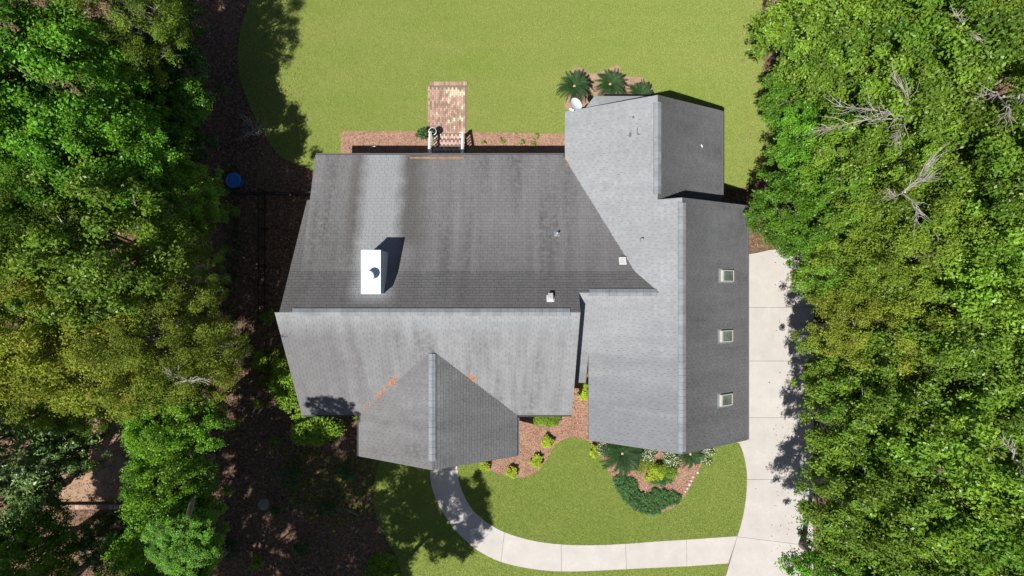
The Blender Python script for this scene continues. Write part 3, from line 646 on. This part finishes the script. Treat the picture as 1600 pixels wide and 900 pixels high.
KINDS = {  # R, flat, clumps, clump radius, per clump, leaf size, material, limb material, leaf ratio
 'green': (3.3, .80, 210, .40, 210, .066, 'f_green', 'palebark', .55), 'bright': (3.3, .80, 210, .40, 210, .064, 'f_bright', 'bark', .55),
 'yellow': (3.2, .75, 230, .38, 220, .048, 'f_yellow', 'bark', .42), 'olive': (3.2, .75, 230, .38, 220, .046, 'f_olive', 'palebark', .36),
 'dark': (2.8, .95, 140, .38, 130, .080, 'f_dark', 'bark', .42), 'magnolia': (2.8, .9, 120, .36, 100, .10, 'f_magnolia', 'bark', .42)}
PROTO = {}
for ki, (kn, (Rr, fl, nc, rc, per, ls, mn, lm, ra)) in enumerate(KINDS.items()):
    PROTO[kn] = []
    for v in range(3 if kn in ('green', 'bright', 'olive') else 2):
        sd = 100 * ki + v; cc = crown_centres(sd, Rr, fl, nc); rcs = rc * np.random.default_rng(sd).uniform(.6, 1.35, nc)
        V, F, t = leafcloud(sd + 7, cc, rcs, per, ls, ratio=ra)
        PROTO[kn].append((npmesh('crown', V, F, 4, M[mn], t), limbs_mesh(sd, cc, Rr, M[lm]), Rr))
tcount = 0
def tree(px, py, zc, rad, kind, label, leanx=0, world=False, group=None):
    """px,py = where the crown centre (height zc) shows"""
    global tcount
    x, y = (px, py) if world else P(px, py, zc); pr = PROTO[kind][tcount % len(PROTO[kind])]; tcount += 1; s = rad / pr[2]
    t = thing('broadleaf_tree' if kind not in ('magnolia',) else 'magnolia_tree', label, 'tree', (x, y, -.03), random.uniform(0, 6.28), group)
    zs = (zc - 1.2) / (pr[2] * 1.0) if not world else s * 1.0
    zs = max(s, min(zs, s * 1.9))
    lean = Vector((x, y if not world else 0, 0)).normalized() * (-leanx if world else (-2.2 if px > 1250 and px < 1345 and py > 450 else -.9))       # crowns lean in towards the open, sunny ground
    t.location = (x - lean.x, y - lean.y, -.03); ca, sa = math.cos(-t.rotation_euler.z), math.sin(-t.rotation_euler.z)
    off = Vector((lean.x * ca - lean.y * sa, lean.x * sa + lean.y * ca, zc))
    tr_ = link('trunk', TRUNK, t, scale=(.7, .7, max(1.5, off.length - rad * .25)))
    tr_.rotation_euler = off.to_track_quat('Z', 'Y').to_euler()
    cr = link('crown', pr[0], t, loc=off, scale=(s, s, zs))
    link('limb', pr[1], t, loc=off, scale=(s, s, zs))
    return t
TR = [  # right of the driveway
 (1290, 45, 11, 2.9, 'green', 'green tree at the top right edge of the back lawn, nearest the picture top'),
 (1420, 70, 12.5, 3.3, 'green', 'large green tree at the top, left of the bare soil patch'),
 (1545, 40, 12, 2.2, 'green', 'green tree top right, beside the bare brown soil patch'),
 (1252, 150, 7, 2.0, 'bright', 'low deep green tree bulging onto the right edge of the back lawn'),
 (1370, 175, 12, 2.8, 'green', 'green tree directly above the fallen pale dead branches'),
 (1500, 180, 13, 3.0, 'green', 'green tree between the dead branches and the right picture edge'),
 (1275, 245, 9, 2.1, 'bright', 'dense green tree beside the lower right corner of the back lawn'),
 (1610, 270, 12.5, 2.8, 'green', 'green tree at the right picture edge below the soil patch'),
 (1340, 290, 11.5, 2.6, 'green', 'green tree just below the pale dead branches'),
 (1240, 335, 8, 2.1, 'bright', 'green tree reaching over the upper right corner of the garage roof'),
 (1510, 320, 13, 3.0, 'green', 'bright green tree at right, above the yellow green trees'),
 (1395, 400, 12, 2.7, 'yellow', 'yellow green tree right of the top of the driveway'),
 (1300, 425, 8.5, 1.8, 'green', 'small green tree overhanging the top of the driveway'),
 (1490, 430, 12.5, 2.9, 'green', 'green tree at right between two yellowish ones, half way down the picture'),
 (1605, 430, 12, 2.4, 'olive', 'olive tree at the right picture edge beside the yellow green trees'),
 (1335, 520, 10, 2.6, 'yellow', 'ochre green tree overhanging the middle of the driveway'),
 (1550, 520, 11.5, 2.2, 'olive', 'dark olive tree at right, below the yellow green trees'),
 (1290, 590, 9, 1.7, 'green', 'small green tree below the ochre one, beside the lowest skylight end of the driveway'),
 (1435, 590, 12.5, 2.7, 'green', 'green tree at right, just below the ochre tree'),
 (1580, 610, 13, 2.8, 'green', 'bright green tree at the right picture edge, in the lower half'),
 (1325, 670, 11, 2.5, 'green', 'green tree beside the driveway level with the garage front'),
 (1450, 720, 13, 3.1, 'green', 'large green tree at lower right, second in from the driveway'),
 (1590, 750, 11.5, 2.3, 'olive', 'olive green tree at lower right with bare grey twigs beside it'),
 (1320, 790, 11.5, 2.6, 'green', 'green tree beside the driveway where the front walk joins it'),
 (1420, 870, 12.5, 2.8, 'green', 'green tree at the bottom picture edge, second in from the driveway'),
 (1550, 870, 13, 3.0, 'green', 'green tree in the bottom right corner of the picture'),
 (1300, 905, 10.5, 2.1, 'bright', 'deep green tree beside the driveway at the bottom picture edge'),
]
TL = [
 (118, 160, 13, 3.0, 'bright', 'tallest vivid green tree in the upper left woods'),
 (222, 105, 7.5, 2.4, 'dark', 'dark tree between the vivid green crown and the lawn side trees'), (238, 185, 7.5, 2.2, 'bright', 'low shaded green tree left of the dark trees by the lawn'),
 (40, 60, 11, 2.8, 'dark', 'dark tree in the top left corner of the picture'),
 (205, 30, 11.5, 2.4, 'olive', 'olive tree at the top picture edge among dark trees'),
 (258, 30, 6.5, 2.2, 'dark', 'dark glossy tree beside the top left of the back lawn'),
 (278, 130, 6.0, 2.1, 'dark', 'dark glossy tree left of the back lawn, second from the top'),
 (285, 215, 5.6, 2.0, 'dark', 'dark glossy tree left of the bare bush'),
 (20, 230, 13, 3.0, 'bright', 'vivid green tree at the left picture edge'),
 (172, 262, 12.5, 2.45, 'bright', 'vivid green tree in the middle of the upper left woods'),
 (288, 318, 8.0, 2.2, 'bright', 'shaded green tree beside the blue tub'),
 (60, 370, 13.5, 2.9, 'olive', 'feathery olive tree at the left picture edge, above the yellow ones'),
 (180, 395, 13.5, 2.9, 'green', 'green tree in the middle of the left woods'),
 (290, 430, 10.5, 2.2, 'olive', 'olive tree nearest the left side yard'),
 (30, 520, 14, 3.1, 'olive', 'green and ochre feathery tree at the left picture edge'),
 (150, 525, 13.5, 3.0, 'yellow', 'large ochre green tree in the left woods'),
 (255, 530, 12, 2.6, 'olive', 'ochre olive tree with a pale forked limb showing'),
 (335, 560, 8.5, 1.6, 'yellow', 'small yellow green tree reaching towards the left gable corner'),
 (60, 590, 11.5, 1.8, 'yellow', 'yellow green tree above the silvery magnolia'),
 (40, 690, 8.5, 2.4, 'magnolia', 'silvery green magnolia at the left picture edge'),
 (110, 700, 7.0, 1.4, 'magnolia', 'small silvery magnolia beside the dark clearing'),
 (20, 790, 8, 2.0, 'magnolia', 'silvery magnolia above the bottom left corner'),
 (60, 860, 8, 2.0, 'bright', 'vivid green tree in the bottom left corner'),
 (272, 655, 10, 1.9, 'bright', 'sunlit green tree standing alone right of the dark clearing'),
 (185, 838, 7.5, 1.5, 'dark', 'low dark tree added just below the garden wall to darken the ground'), (110, 640, 8, 1.4, 'dark', 'dark tree at the upper left of the clearing'),  # tree below the wall is added, its dark crown stands in for shade
 (150, 615, 9, 1.5, 'olive', 'shaded olive tree at the top of the dark clearing'),
 (275, 745, 9, 1.9, 'bright', 'shaded green tree below the sunlit one by the clearing'),
 (275, 850, 10.5, 2.1, 'bright', 'dark tree at the bottom picture edge left of the shaded yard'),
]
for a in TR: tree(a[0] + (14 if a[0] < 1345 and a[1] > 500 else 0), a[1], a[2] * (.70 if a[0] < 1345 and a[1] > 450 else .62) + .2, a[3] * (1.0 if a[0] < 1345 else 1.12), *a[4:], group='trees beside the driveway')
for a in TL: tree(a[0], a[1], a[2] * .58 + .2, a[3] * (.88 if a[4] == 'dark' or 280 < a[0] < 320 else 1.14), *a[4:], group='trees in the left woods')
OFF = [ # beyond the frame, seen through the shade they throw
 (-6.8, -15.3, 11.5, 2.5, 'green', 'tree below the picture whose shade falls on the front walk'),
 (-10.8, -15.2, 12, 3.2, 'green', 'tree below the picture whose shade falls left of the front lawn'),
 (-14.6, -13.4, 13, 3.2, 'bright', 'tree below the picture whose shade falls on the lower left yard'),
 (-11.2, -8.7, 12.0, 1.15, 'bright', 'slim leaning green tree at the bottom edge whose shade reaches the left roof corner', 4.6),
 (-16.4, -17.2, 12.5, 3.2, 'green', 'tree below the picture, lower left, shading the brown leaf litter'), (-12.6, -18.6, 12, 3.1, 'green', 'tree below the picture whose shade reaches the tip of the side lawn'),
 (-19.8, -18.2, 12, 3.2, 'bright', 'tree well below the bottom left corner, shading the dark clearing'), (-22.8, -15.2, 12.5, 3.2, 'dark', 'tree beyond the bottom left corner, shading the garden wall'),
 (-20.0, -13, 12, 3.2, 'bright', 'tree below the bottom left corner of the picture'),
 (-20, 17, 12, 3.3, 'dark', 'tree beyond the top left corner of the picture'), (-18.3, 15.0, 10, 2.6, 'bright', 'tree above the picture whose shade falls on the back lawn edge'),
 (-22, 8, 13, 3.3, 'bright', 'tree left of the picture level with the back lawn'), (-22.5, 1, 13, 3.3, 'olive', 'tree left of the picture level with the chimney'),
 (-22, -6, 12, 3.2, 'magnolia', 'tree left of the picture level with the front gable'),
 (21.5, 12, 12, 3.2, 'green', 'tree beyond the top right corner of the picture'), (22, 2, 12, 3.2, 'green', 'tree right of the picture level with the ridge'),
 (22, -8, 12, 3.2, 'green', 'tree right of the picture level with the garage front'), (19.5, -16, 12, 3.0, 'green', 'tree below the picture right of the driveway'),
 (14.5, 14.5, 11, 2.8, 'green', 'tree above the picture at the right edge of the back lawn'),
]
for a in OFF: tree(*a, world=True, group='trees beyond the picture')
# bare, dead branches lying in the right hand crowns
def dead_tree(pts, label, spread, seed, z=11.2):
    rg = random.Random(seed); x, y = P(*pts[0], z); t = thing('dead_tree', label, 'dead tree', (x * 1.45, y * 1.45, -.03)); bx, by = -x * .45, -y * .45
    mb = MB(); mb.tube([(0, 0, 0), (bx * .4, by * .4, z * .5), (bx, by, z)], [.14, .09, .035], 7); mb.build('trunk', M['palebark'], t)
    for e in pts[1:]:
        ex, ey = P(e[0], e[1], z + .6); end = Vector((ex - x + bx, ey - y + by, z + .6)); m0 = Vector((bx, by, z - .2)); mb = MB()
        mid = m0.lerp(end, .5) + Vector((rg.uniform(-.2, .2), rg.uniform(-.2, .2), .3)); mb.tube([m0, mid, end], [.030, .020, .008], 5, False)
        for _ in range(20):
            f_ = rg.uniform(.25, .95); q = m0.lerp(mid, f_ * 2) if f_ < .5 else mid.lerp(end, f_ * 2 - 1); d_ = (end - m0).normalized()
            v = (d_ + Vector((rg.uniform(-.7, .7), rg.uniform(-.7, .7), rg.uniform(-.1, .4)))) * rg.uniform(.3, spread); k = q + v
            mb.tube([q, q.lerp(k, .5) + Vector((rg.uniform(-.1, .1), rg.uniform(-.1, .1), 0)), k], [.016, .010, .004], 4, False)
        mb.build('branch', M['palebark'], t)
dead_tree([(1425, 182), (1300, 165), (1270, 205), (1360, 190), (1395, 222), (1392, 115)], 'bleached dead tree with fine bare branches spread over the green crowns', .9, 3)
dead_tree([(1415, 300), (1385, 300), (1430, 350), (1460, 245), (1440, 280)], 'bare pale limbs showing in the crowns right of the garage corner', .5, 4, 11.8)
dead_tree([(1570, 150), (1530, 150), (1595, 165), (1560, 190)], 'bare pale twigs beside the brown soil patch', .6, 5, 11.5)
dead_tree([(1590, 720), (1560, 690), (1600, 745)], 'bare grey branches at the lower right picture edge', .5, 6, 11.4)
dead_tree([(290, 595), (268, 586), (318, 592)], 'pale forked limb sticking out of the ochre trees', .35, 8, 9.4)
dead_tree([(1500, 40), (1525, 60), (1490, 22)], 'small bare pale snag near the top right', .4, 9, 11.8)

# ------------------------------------------------------------------ shrubs and plants
def shrub(px, py, rad, hgt, m, label, n=26, per=60, size=.05, ratio=.5, name='shrub', group=None, zc=None, ell=(1, 1), stem=True, flower=0, world=False):
    zc = zc if zc is not None else hgt * .6; x, y = (px, py) if world else P(px, py, zc); sd = int(abs(px) * 13 + abs(py) * 7)
    t = thing(name, label, 'shrub', (x, y, 0), 0, group)
    cc = crown_centres(sd, rad * .85, 1, n, .2) * np.array([ell[0], ell[1], hgt * .5 / rad]); cc[:, 2] += zc
    V, F, tn = leafcloud(sd, cc, rad * .3, per, size, ratio=ratio); V[:, 2] = np.maximum(V[:, 2], .02)
    link('foliage', npmesh('foliage', V, F, 4, M[m], tn), t)
    if flower:
        top = cc[cc[:, 2] > zc * .9]; 
        V, F, tn = leafcloud(sd + 1, top + np.array([0, 0, rad * .15]), rad * .28, flower, .03, ratio=.8); link('blossom', npmesh('blossom', V, F, 4, M['f_flower'], tn), t)
    if stem:
        mb = MB(); rg = random.Random(sd)
        for k in range(5): q = cc[rg.randrange(len(cc))]; mb.tube([(0, 0, 0), (q[0] * .4, q[1] * .4, q[2] * .6), tuple(q)], [.025, .018, .008], 5, False)
        mb.build('stem', M['bark'], t)
    return t
G1 = 'small lime shrubs in the front bed'
shrub(855, 691, .38, .55, 'f_lime', 'lime green shrub in the mulch nearest the low hedge', group=G1); shrub(838, 721, .36, .5, 'f_lime', 'lime green shrub in the curve of the bed, right of two others', group=G1)
shrub(799, 738, .33, .5, 'f_lime', 'lime green shrub at the lowest point of the front bed edge', group=G1); shrub(757.5, 730, .28, .45, 'f_lime', 'smallest lime green shrub, next to the front gable corner', group=G1)
shrub(911, 612, .42, 1.0, 'f_lime', 'yellow green shrub in the gap between the two roofs', ell=(.8, 1.2))
shrub(851, 654, .5, .8, 'f_hedge', 'low clipped bright green hedge along the front wall', 60, 90, .035, name='hedge', ell=(2.0, .85))
shrub(450, 600, 1.15, 2.2, 'f_hedge', 'sunlit yellow green camellia beside the left gable end', 60, 80, .07, ell=(.8, 1.3)); shrub(486, 664, 1.3, 1.9, 'f_hedge', 'dark to lime camellia below the lower left roof corner', 70, 80, .08, ell=(1.2, .9))
shrub(565, 657, .4, .5, 'f_hedge', 'low green plant tucked into the corner of the front gable', 16, 50, .04, ell=(1.2, .7))
shrub(660, 210, .36, .6, 'f_dark', 'dark green shrub left of the back steps', 20, 50, .05)
shrub(1022, 737, .55, .8, 'f_lime', 'bright yellow green shrub between the cycad and the olive shrub', 34, 60, .05); shrub(1045, 732, .55, .9, 'f_olive', 'olive and yellow shrub right of the lime one', 34, 60, .045)
shrub(1005, 722, .65, .9, 'f_olive', 'spreading olive shrub behind the yellow green one', 30, 60, .05)
shrub(1030, 750, .6, .4, 'f_juniper', 'low dark green shrub at the front of the palm bed', 30, 60, .035, ell=(1.5, .6))
for (px, py, lb) in ((945, 692, 'white flowering azalea at the left end of the garage front'), (980, 697, 'white flowering azalea behind the large cycad'), (1012, 704, 'white flowering azalea below the middle of the garage gable'), (1052, 712, 'white flowering azalea under the garage roof point'), (1100, 709, 'white flowering azalea at the right of the garage front')):
    shrub(px, py, .62, 1.1, 'f_dark', lb, 26, 60, .045, group='azaleas along the garage front', flower=14)
shrub(932, 704, .4, .6, 'f_lime', 'lime green tuft at the left tip of the palm bed', 16, 50, .05)
for (px, py, r_, lb) in ((755, 222, .16, 'small green seedling nearest the back steps'), (785, 220, .18, 'small green seedling, second from the back steps'), (815, 223, .2, 'small leafy plant in the middle of the back bed'), (832, 223, .28, 'largest leafy clump in the back bed'), (838, 213, .18, 'little tuft above the largest back bed clump')):
    shrub(px, py, r_, .25, 'f_hedge', lb, 7, 16, .05, ratio=.2, stem=False)
for (px, py, r_, mt, lb) in ((510, 795, .55, 'f_dark', 'small dark bush in the shaded yard by the pale log'), (455, 745, .7, 'f_juniper', 'dark bush in the middle of the lower left yard'), (470, 860, .6, 'f_dark', 'dark bush at the bottom of the lower left yard'), (402, 880, .5, 'f_hedge', 'lit green bush near the bottom picture edge'),
      (406, 565, .5, 'f_hedge', 'small green bush left of the left gable corner'), (404, 630, .3, 'f_hedge', 'tiny green tuft in the brown leaf litter'), (415, 495, .5, 'f_hedge', 'green bush in the narrow left side yard'), (540, 740, .5, 'f_juniper', 'low dark plant left of the front gable end'), (355, 860, .8, 'f_dark', 'dark bush beside the dark tree at the bottom'), (430, 690, .4, 'f_olive', 'olive weed clump in the shaded yard'), (430, 800, .35, 'f_juniper', 'low green weed by the round grey lid')):
    shrub(px, py, r_, .6, mt, lb, 18, 40, .05)
# ground cover
def cover(name, poly, n, z0, hz, size, m, label, ratio=.3, kind='stuff'):
    X, Y = scatter(poly, n); C = np.stack([X, Y, z0 + hz * RNG.uniform(0, 1, len(X))], 1)
    V, F, t = leafcloud(5, C, .10, 14, size, ratio=ratio, up=.8); V[:, 2] = np.maximum(V[:, 2], z0); o = link(name, npmesh(name, V, F, 4, M[m], t)); return tag(o, label, 'ground cover', kind='stuff')
jun = smooth(pp([(958, 745), (975, 744), (990, 748), (997, 765), (1010, 772), (1022, 763), (1045, 766), (1063, 775), (1055, 786), (1037, 792), (1028, 801), (1010, 801), (988, 792), (967, 768)]), 4)
cover('creeping_juniper', jun, 1700, .03, .22, .055, 'f_juniper', 'dark green creeping juniper filling the tip of the palm bed', .35)
cover('ground_cover', pp([(580, 868), (600, 862), (618, 872), (626, 905), (627, 960), (560, 960), (570, 895)]), 1200, -.02, .12, .05, 'f_hedge', 'green leafy ground cover at the lower tip of the side lawn', .5)
cover('weeds', pp([(400, 545), (440, 540), (452, 575), (440, 620), (400, 600)]), 350, -.02, .08, .05, 'f_olive', 'thin olive weeds beside the left gable corner', .3)
cover('weeds', pp([(440, 700), (590, 720), (580, 800), (520, 830), (450, 790)]), 900, -.02, .06, .045, 'f_olive', 'thin patchy weeds on the shaded ground left of the lawn', .3)
cover('weeds', pp([(345, 250), (372, 250), (372, 600), (345, 600)]), 250, -.02, .1, .05, 'f_dark', 'dark weeds along the edge of the left woods', .4)
cover('weeds', pp([(1172, 330), (1215, 330), (1225, 388), (1172, 393)]), 50, -.02, .05, .04, 'f_olive', 'sparse grass at the top end of the driveway', .2)
# cycads
def frond_mesh(seed, L=1.0, droop=.5, n=24):
    rg = random.Random(seed); mb = MB(); pts = []
    for i in range(n + 1):
        t = i / n; pts.append(Vector((L * t * (1 - .12 * t), rg.uniform(-.004, .004), .32 * L * math.sin(t * 2.2) * (1 - .5 * t) - droop * L * t * t * t)))
    mb.tube(pts[::4], .009, 3, False)
    for i in range(2, n + 1):
        t = i / n; w_ = L * .13 * math.sin(math.pi * min(1, .12 + t * .86)) ** .6 + .02; p = pts[i]
        for sg in (-1, 1):
            mb.tone = rg.random(); b = len(mb.v); q = p + Vector((w_ * .55, sg * w_, .25 * w_)); dx = Vector((.021, 0, 0))
            mb.v += [tuple(p - dx), tuple(p + dx), tuple(q)]; mb.face((b, b + 1, b + 2) if sg > 0 else (b, b + 2, b + 1))
    return mb.mesh('frond', M['f_cycad'])
FR = [frond_mesh(s, 1.0, d) for s, d in ((1, .35), (2, .5), (3, .7))]
def cycad(px, py, z, rad, label, n=40, arc=None):
    x, y = P(px, py, z); t = thing('cycad', label, 'cycad', (x, y, 0), 0, 'cycads in the beds')
    mb = MB(); mb.lathe([(.16, 0), (.19, z * .4), (.15, z * .85), (.10, z)], (0, 0, 0), 12); mb.build('trunk', M['bark'], t)
    mb = MB(); mb.lathe([(.14, z - .08), (.13, z + .03), (.07, z + .10), (0.01, z + .13)], (0, 0, 0), 14); mb.build('heart', M['heart'], t)
    for k in range(n):
        a = k * 2.39996 + random.uniform(-.12, .12); lay_ = k / n; tilt = -R(38) * (1 - lay_) + R(4) + random.uniform(-.08, .08)
        s = rad * random.uniform(.85, 1.08) * (.82 + .18 * lay_)
        link('frond', FR[k % 3], t, loc=(0, 0, z - .02), rot=(random.uniform(-.3, .3), tilt, a), scale=s)
cycad(897, 135, 1.1, 1.0, 'left cycad of the three behind the rear wing, beside the satellite dish'); cycad(953, 132, 1.0, .92, 'middle cycad of the three behind the rear wing'); cycad(999, 151, .8, .95, 'right cycad of the three behind the rear wing')
cycad(972, 708, 1.2, 1.35, 'large cycad in the front palm bed below the garage roof'); cycad(1078, 709, .9, .95, 'smaller cycad tucked under the point of the garage roof')
# bed stones
for i, (px, py) in enumerate(((1077, 757), (1080, 751), (1074, 763), (1083, 745), (1071, 768), (1006, 768), (1010, 762), (1090, 738))):
    x, y = P(px, py); mb = MB(); n = 7; rr = random.uniform(.035, .08) if i else .10
    ph = [random.uniform(.8, 1.2) for _ in range(n)]
    for z_, f_ in ((0, 1), (rr * .5, .9), (rr * .8, .5)):
        for k in range(n): a = 6.283 * k / n; mb.v.append((rr * f_ * ph[k] * math.cos(a), rr * f_ * ph[k] * math.sin(a), z_))
    for l in range(2):
        for k in range(n): j = (k + 1) % n; mb.face((l * n + k, l * n + j, l * n + n + j, l * n + n + k))
    mb.face(tuple(2 * n + k for k in range(n)))
    tag(mb.build('edging_stone', M['stone'], loc=(x, y, .02)), ['largest pale stone on the right edge of the palm bed', 'pale stone just above the largest one', 'pale stone just below the largest one', 'pale stone near the smaller cycad', 'lowest pale stone of the edge row', 'pale stone at the juniper edge', 'pale stone above the juniper edge', 'topmost pale stone of the edge row'][i], 'stone', 'pale stones in the palm bed')

# ------------------------------------------------------------------ left yard odds and ends
x, y = P(368, 283, .3); tb = thing('blue_tub', 'blue plastic tub in deep shade beside the left woods', 'tub', (x, y, -.03), .3)
f = MB(); f.lathe([(.28, 0), (.36, .5), (.39, .52), (.39, .56), (.35, .56), (.33, .5), (.26, .06), (0, .05)], (0, 0, 0), 26); f.build('shell', M['blue'], tb)
f = MB(); f.lathe([(.385, .562), (.39, .60), (.30, .66), (0, .69)], (0, 0, 0), 26); f.build('lid', M['blue'], tb)
bb = thing('bare_bush', 'leafless grey bush at the left edge of the back lawn', 'bush', (*P(392, 200, .6), 0)); rg = random.Random(4)
for k in range(16):
    a = rg.uniform(0, 6.28); L = rg.uniform(.5, 1.0); mb = MB(); e = Vector((L * math.cos(a), L * .7 * math.sin(a), rg.uniform(.6, 1.2))); mb.tube([(0, 0, 0), e * .5 + Vector((0, 0, .15)), e], [.02, .014, .006], 5, False)
    for _ in range(6):
        q = e * rg.uniform(.4, 1); v = q + Vector((rg.uniform(-.3, .3), rg.uniform(-.3, .3), rg.uniform(0, .3))); mb.tube([q, v], [.009, .004], 4, False)
    mb.build('branch', M['palebark'], bb)
fx = -12.6; fen = thing('side_fence', 'black metal fence running down the shaded left side yard', 'fence', (fx, 2, -.03))
for k in range(8): f = MB(); f.box(-.03, -.03, 0, .03, .03, 1.25, 0, (0, 2.9 - k * .95, 0)); f.build('post', M['black'], fen)
for zz in (.25, 1.1): f = MB(); f.box(-.02, -3.8, zz, .02, 2.9, zz + .04); f.build('rail', M['black'], fen)
pk = MB(); pk.box(-.008, -.008, 0, .008, .008, 1.15)
pkm = pk.mesh('picket', M['black'])
for k in range(50): link('picket', pkm, fen, loc=(0, 2.8 - k * .134, 0))
fen = thing('cross_fence', 'black metal fence between the left woods and the back corner of the house', 'fence', (-12, 4.75, -.03))
for k in range(6): f = MB(); f.box(-.03, -.03, 0, .03, .03, 1.25, 0, (-2 + k * 1.0, 0, 0)); f.build('post', M['black'], fen)
for zz in (.25, 1.1): f = MB(); f.box(-2, -.02, zz, 3, .02, zz + .04); f.build('rail', M['black'], fen)
for k in range(36): link('picket', pkm, fen, loc=(-1.93 + k * .137, 0, 0))
x, y = P(412, 788); lid = MB(); lid.lathe([(.30, 0), (.30, .05), (.26, .07), (.05, .08), (0, .08)], (x, y, -.03), 24); tag(lid.build('utility_lid', M['wood']), 'round grey utility lid in the lower left yard', 'lid')
def plank(px, py, L, w_, ang, label, name='plank', z=0, m='wood'):
    x, y = P(px, py, z); f = MB(); f.box(-L / 2, -w_ / 2, 0, L / 2, w_ / 2, .05, 0, (0, 0, 0)); f.box(-L / 2 + .05, -w_ / 2 + .02, .05, L / 2 - .08, w_ / 2 - .015, .056, 0, (0, 0, 0)); tag(f.build(name, M[m], loc=(x, y, z), rot=ang), label, 'plank')
plank(349, 451, .55, .07, .03, 'short pale board lying in the dark side yard'); plank(147, 853, 1.6, .26, R(38), 'weathered grey board near the bottom left corner'); plank(550, 800, .8, .07, -.5, 'thin pale log in the shaded lower yard')
# clearing at lower left: bare tan soil held by a low brick wall
cl = smooth(pp([(75, 700), (110, 640), (215, 620), (235, 700), (230, 786), (150, 786.5), (80, 787)]), 4)
sheet('bare_soil', cl, -.022, M['sand'], kind='structure')
gw = thing('garden_wall', 'low red brick wall along the bottom of the dark clearing', 'wall', (*P(155, 790), -.03)); x0, _ = P(78, 790); x1, _ = P(228, 790); cx_, _ = P(155, 790)
f = MB(); f.box(x0 - cx_, -.10, 0, x1 - cx_, .10, .24); f.build('core', M['mortar'], gw)
f = MB()
for k in range(int((x1 - x0) / .11)): f.tone = random.random(); f.box(x0 - cx_ + k * .11 + .004, -.11, .24, x0 - cx_ + k * .11 + .105, .11, .30 + random.uniform(-.006, .006))
f.build('coping_bricks', M['brick'], gw, kind='stuff')
sheet('bare_soil', smooth(pp([(1555, 10), (1625, 0), (1640, 120), (1600, 130), (1570, 90)]), 4), -.022, M['sand'], kind='structure')
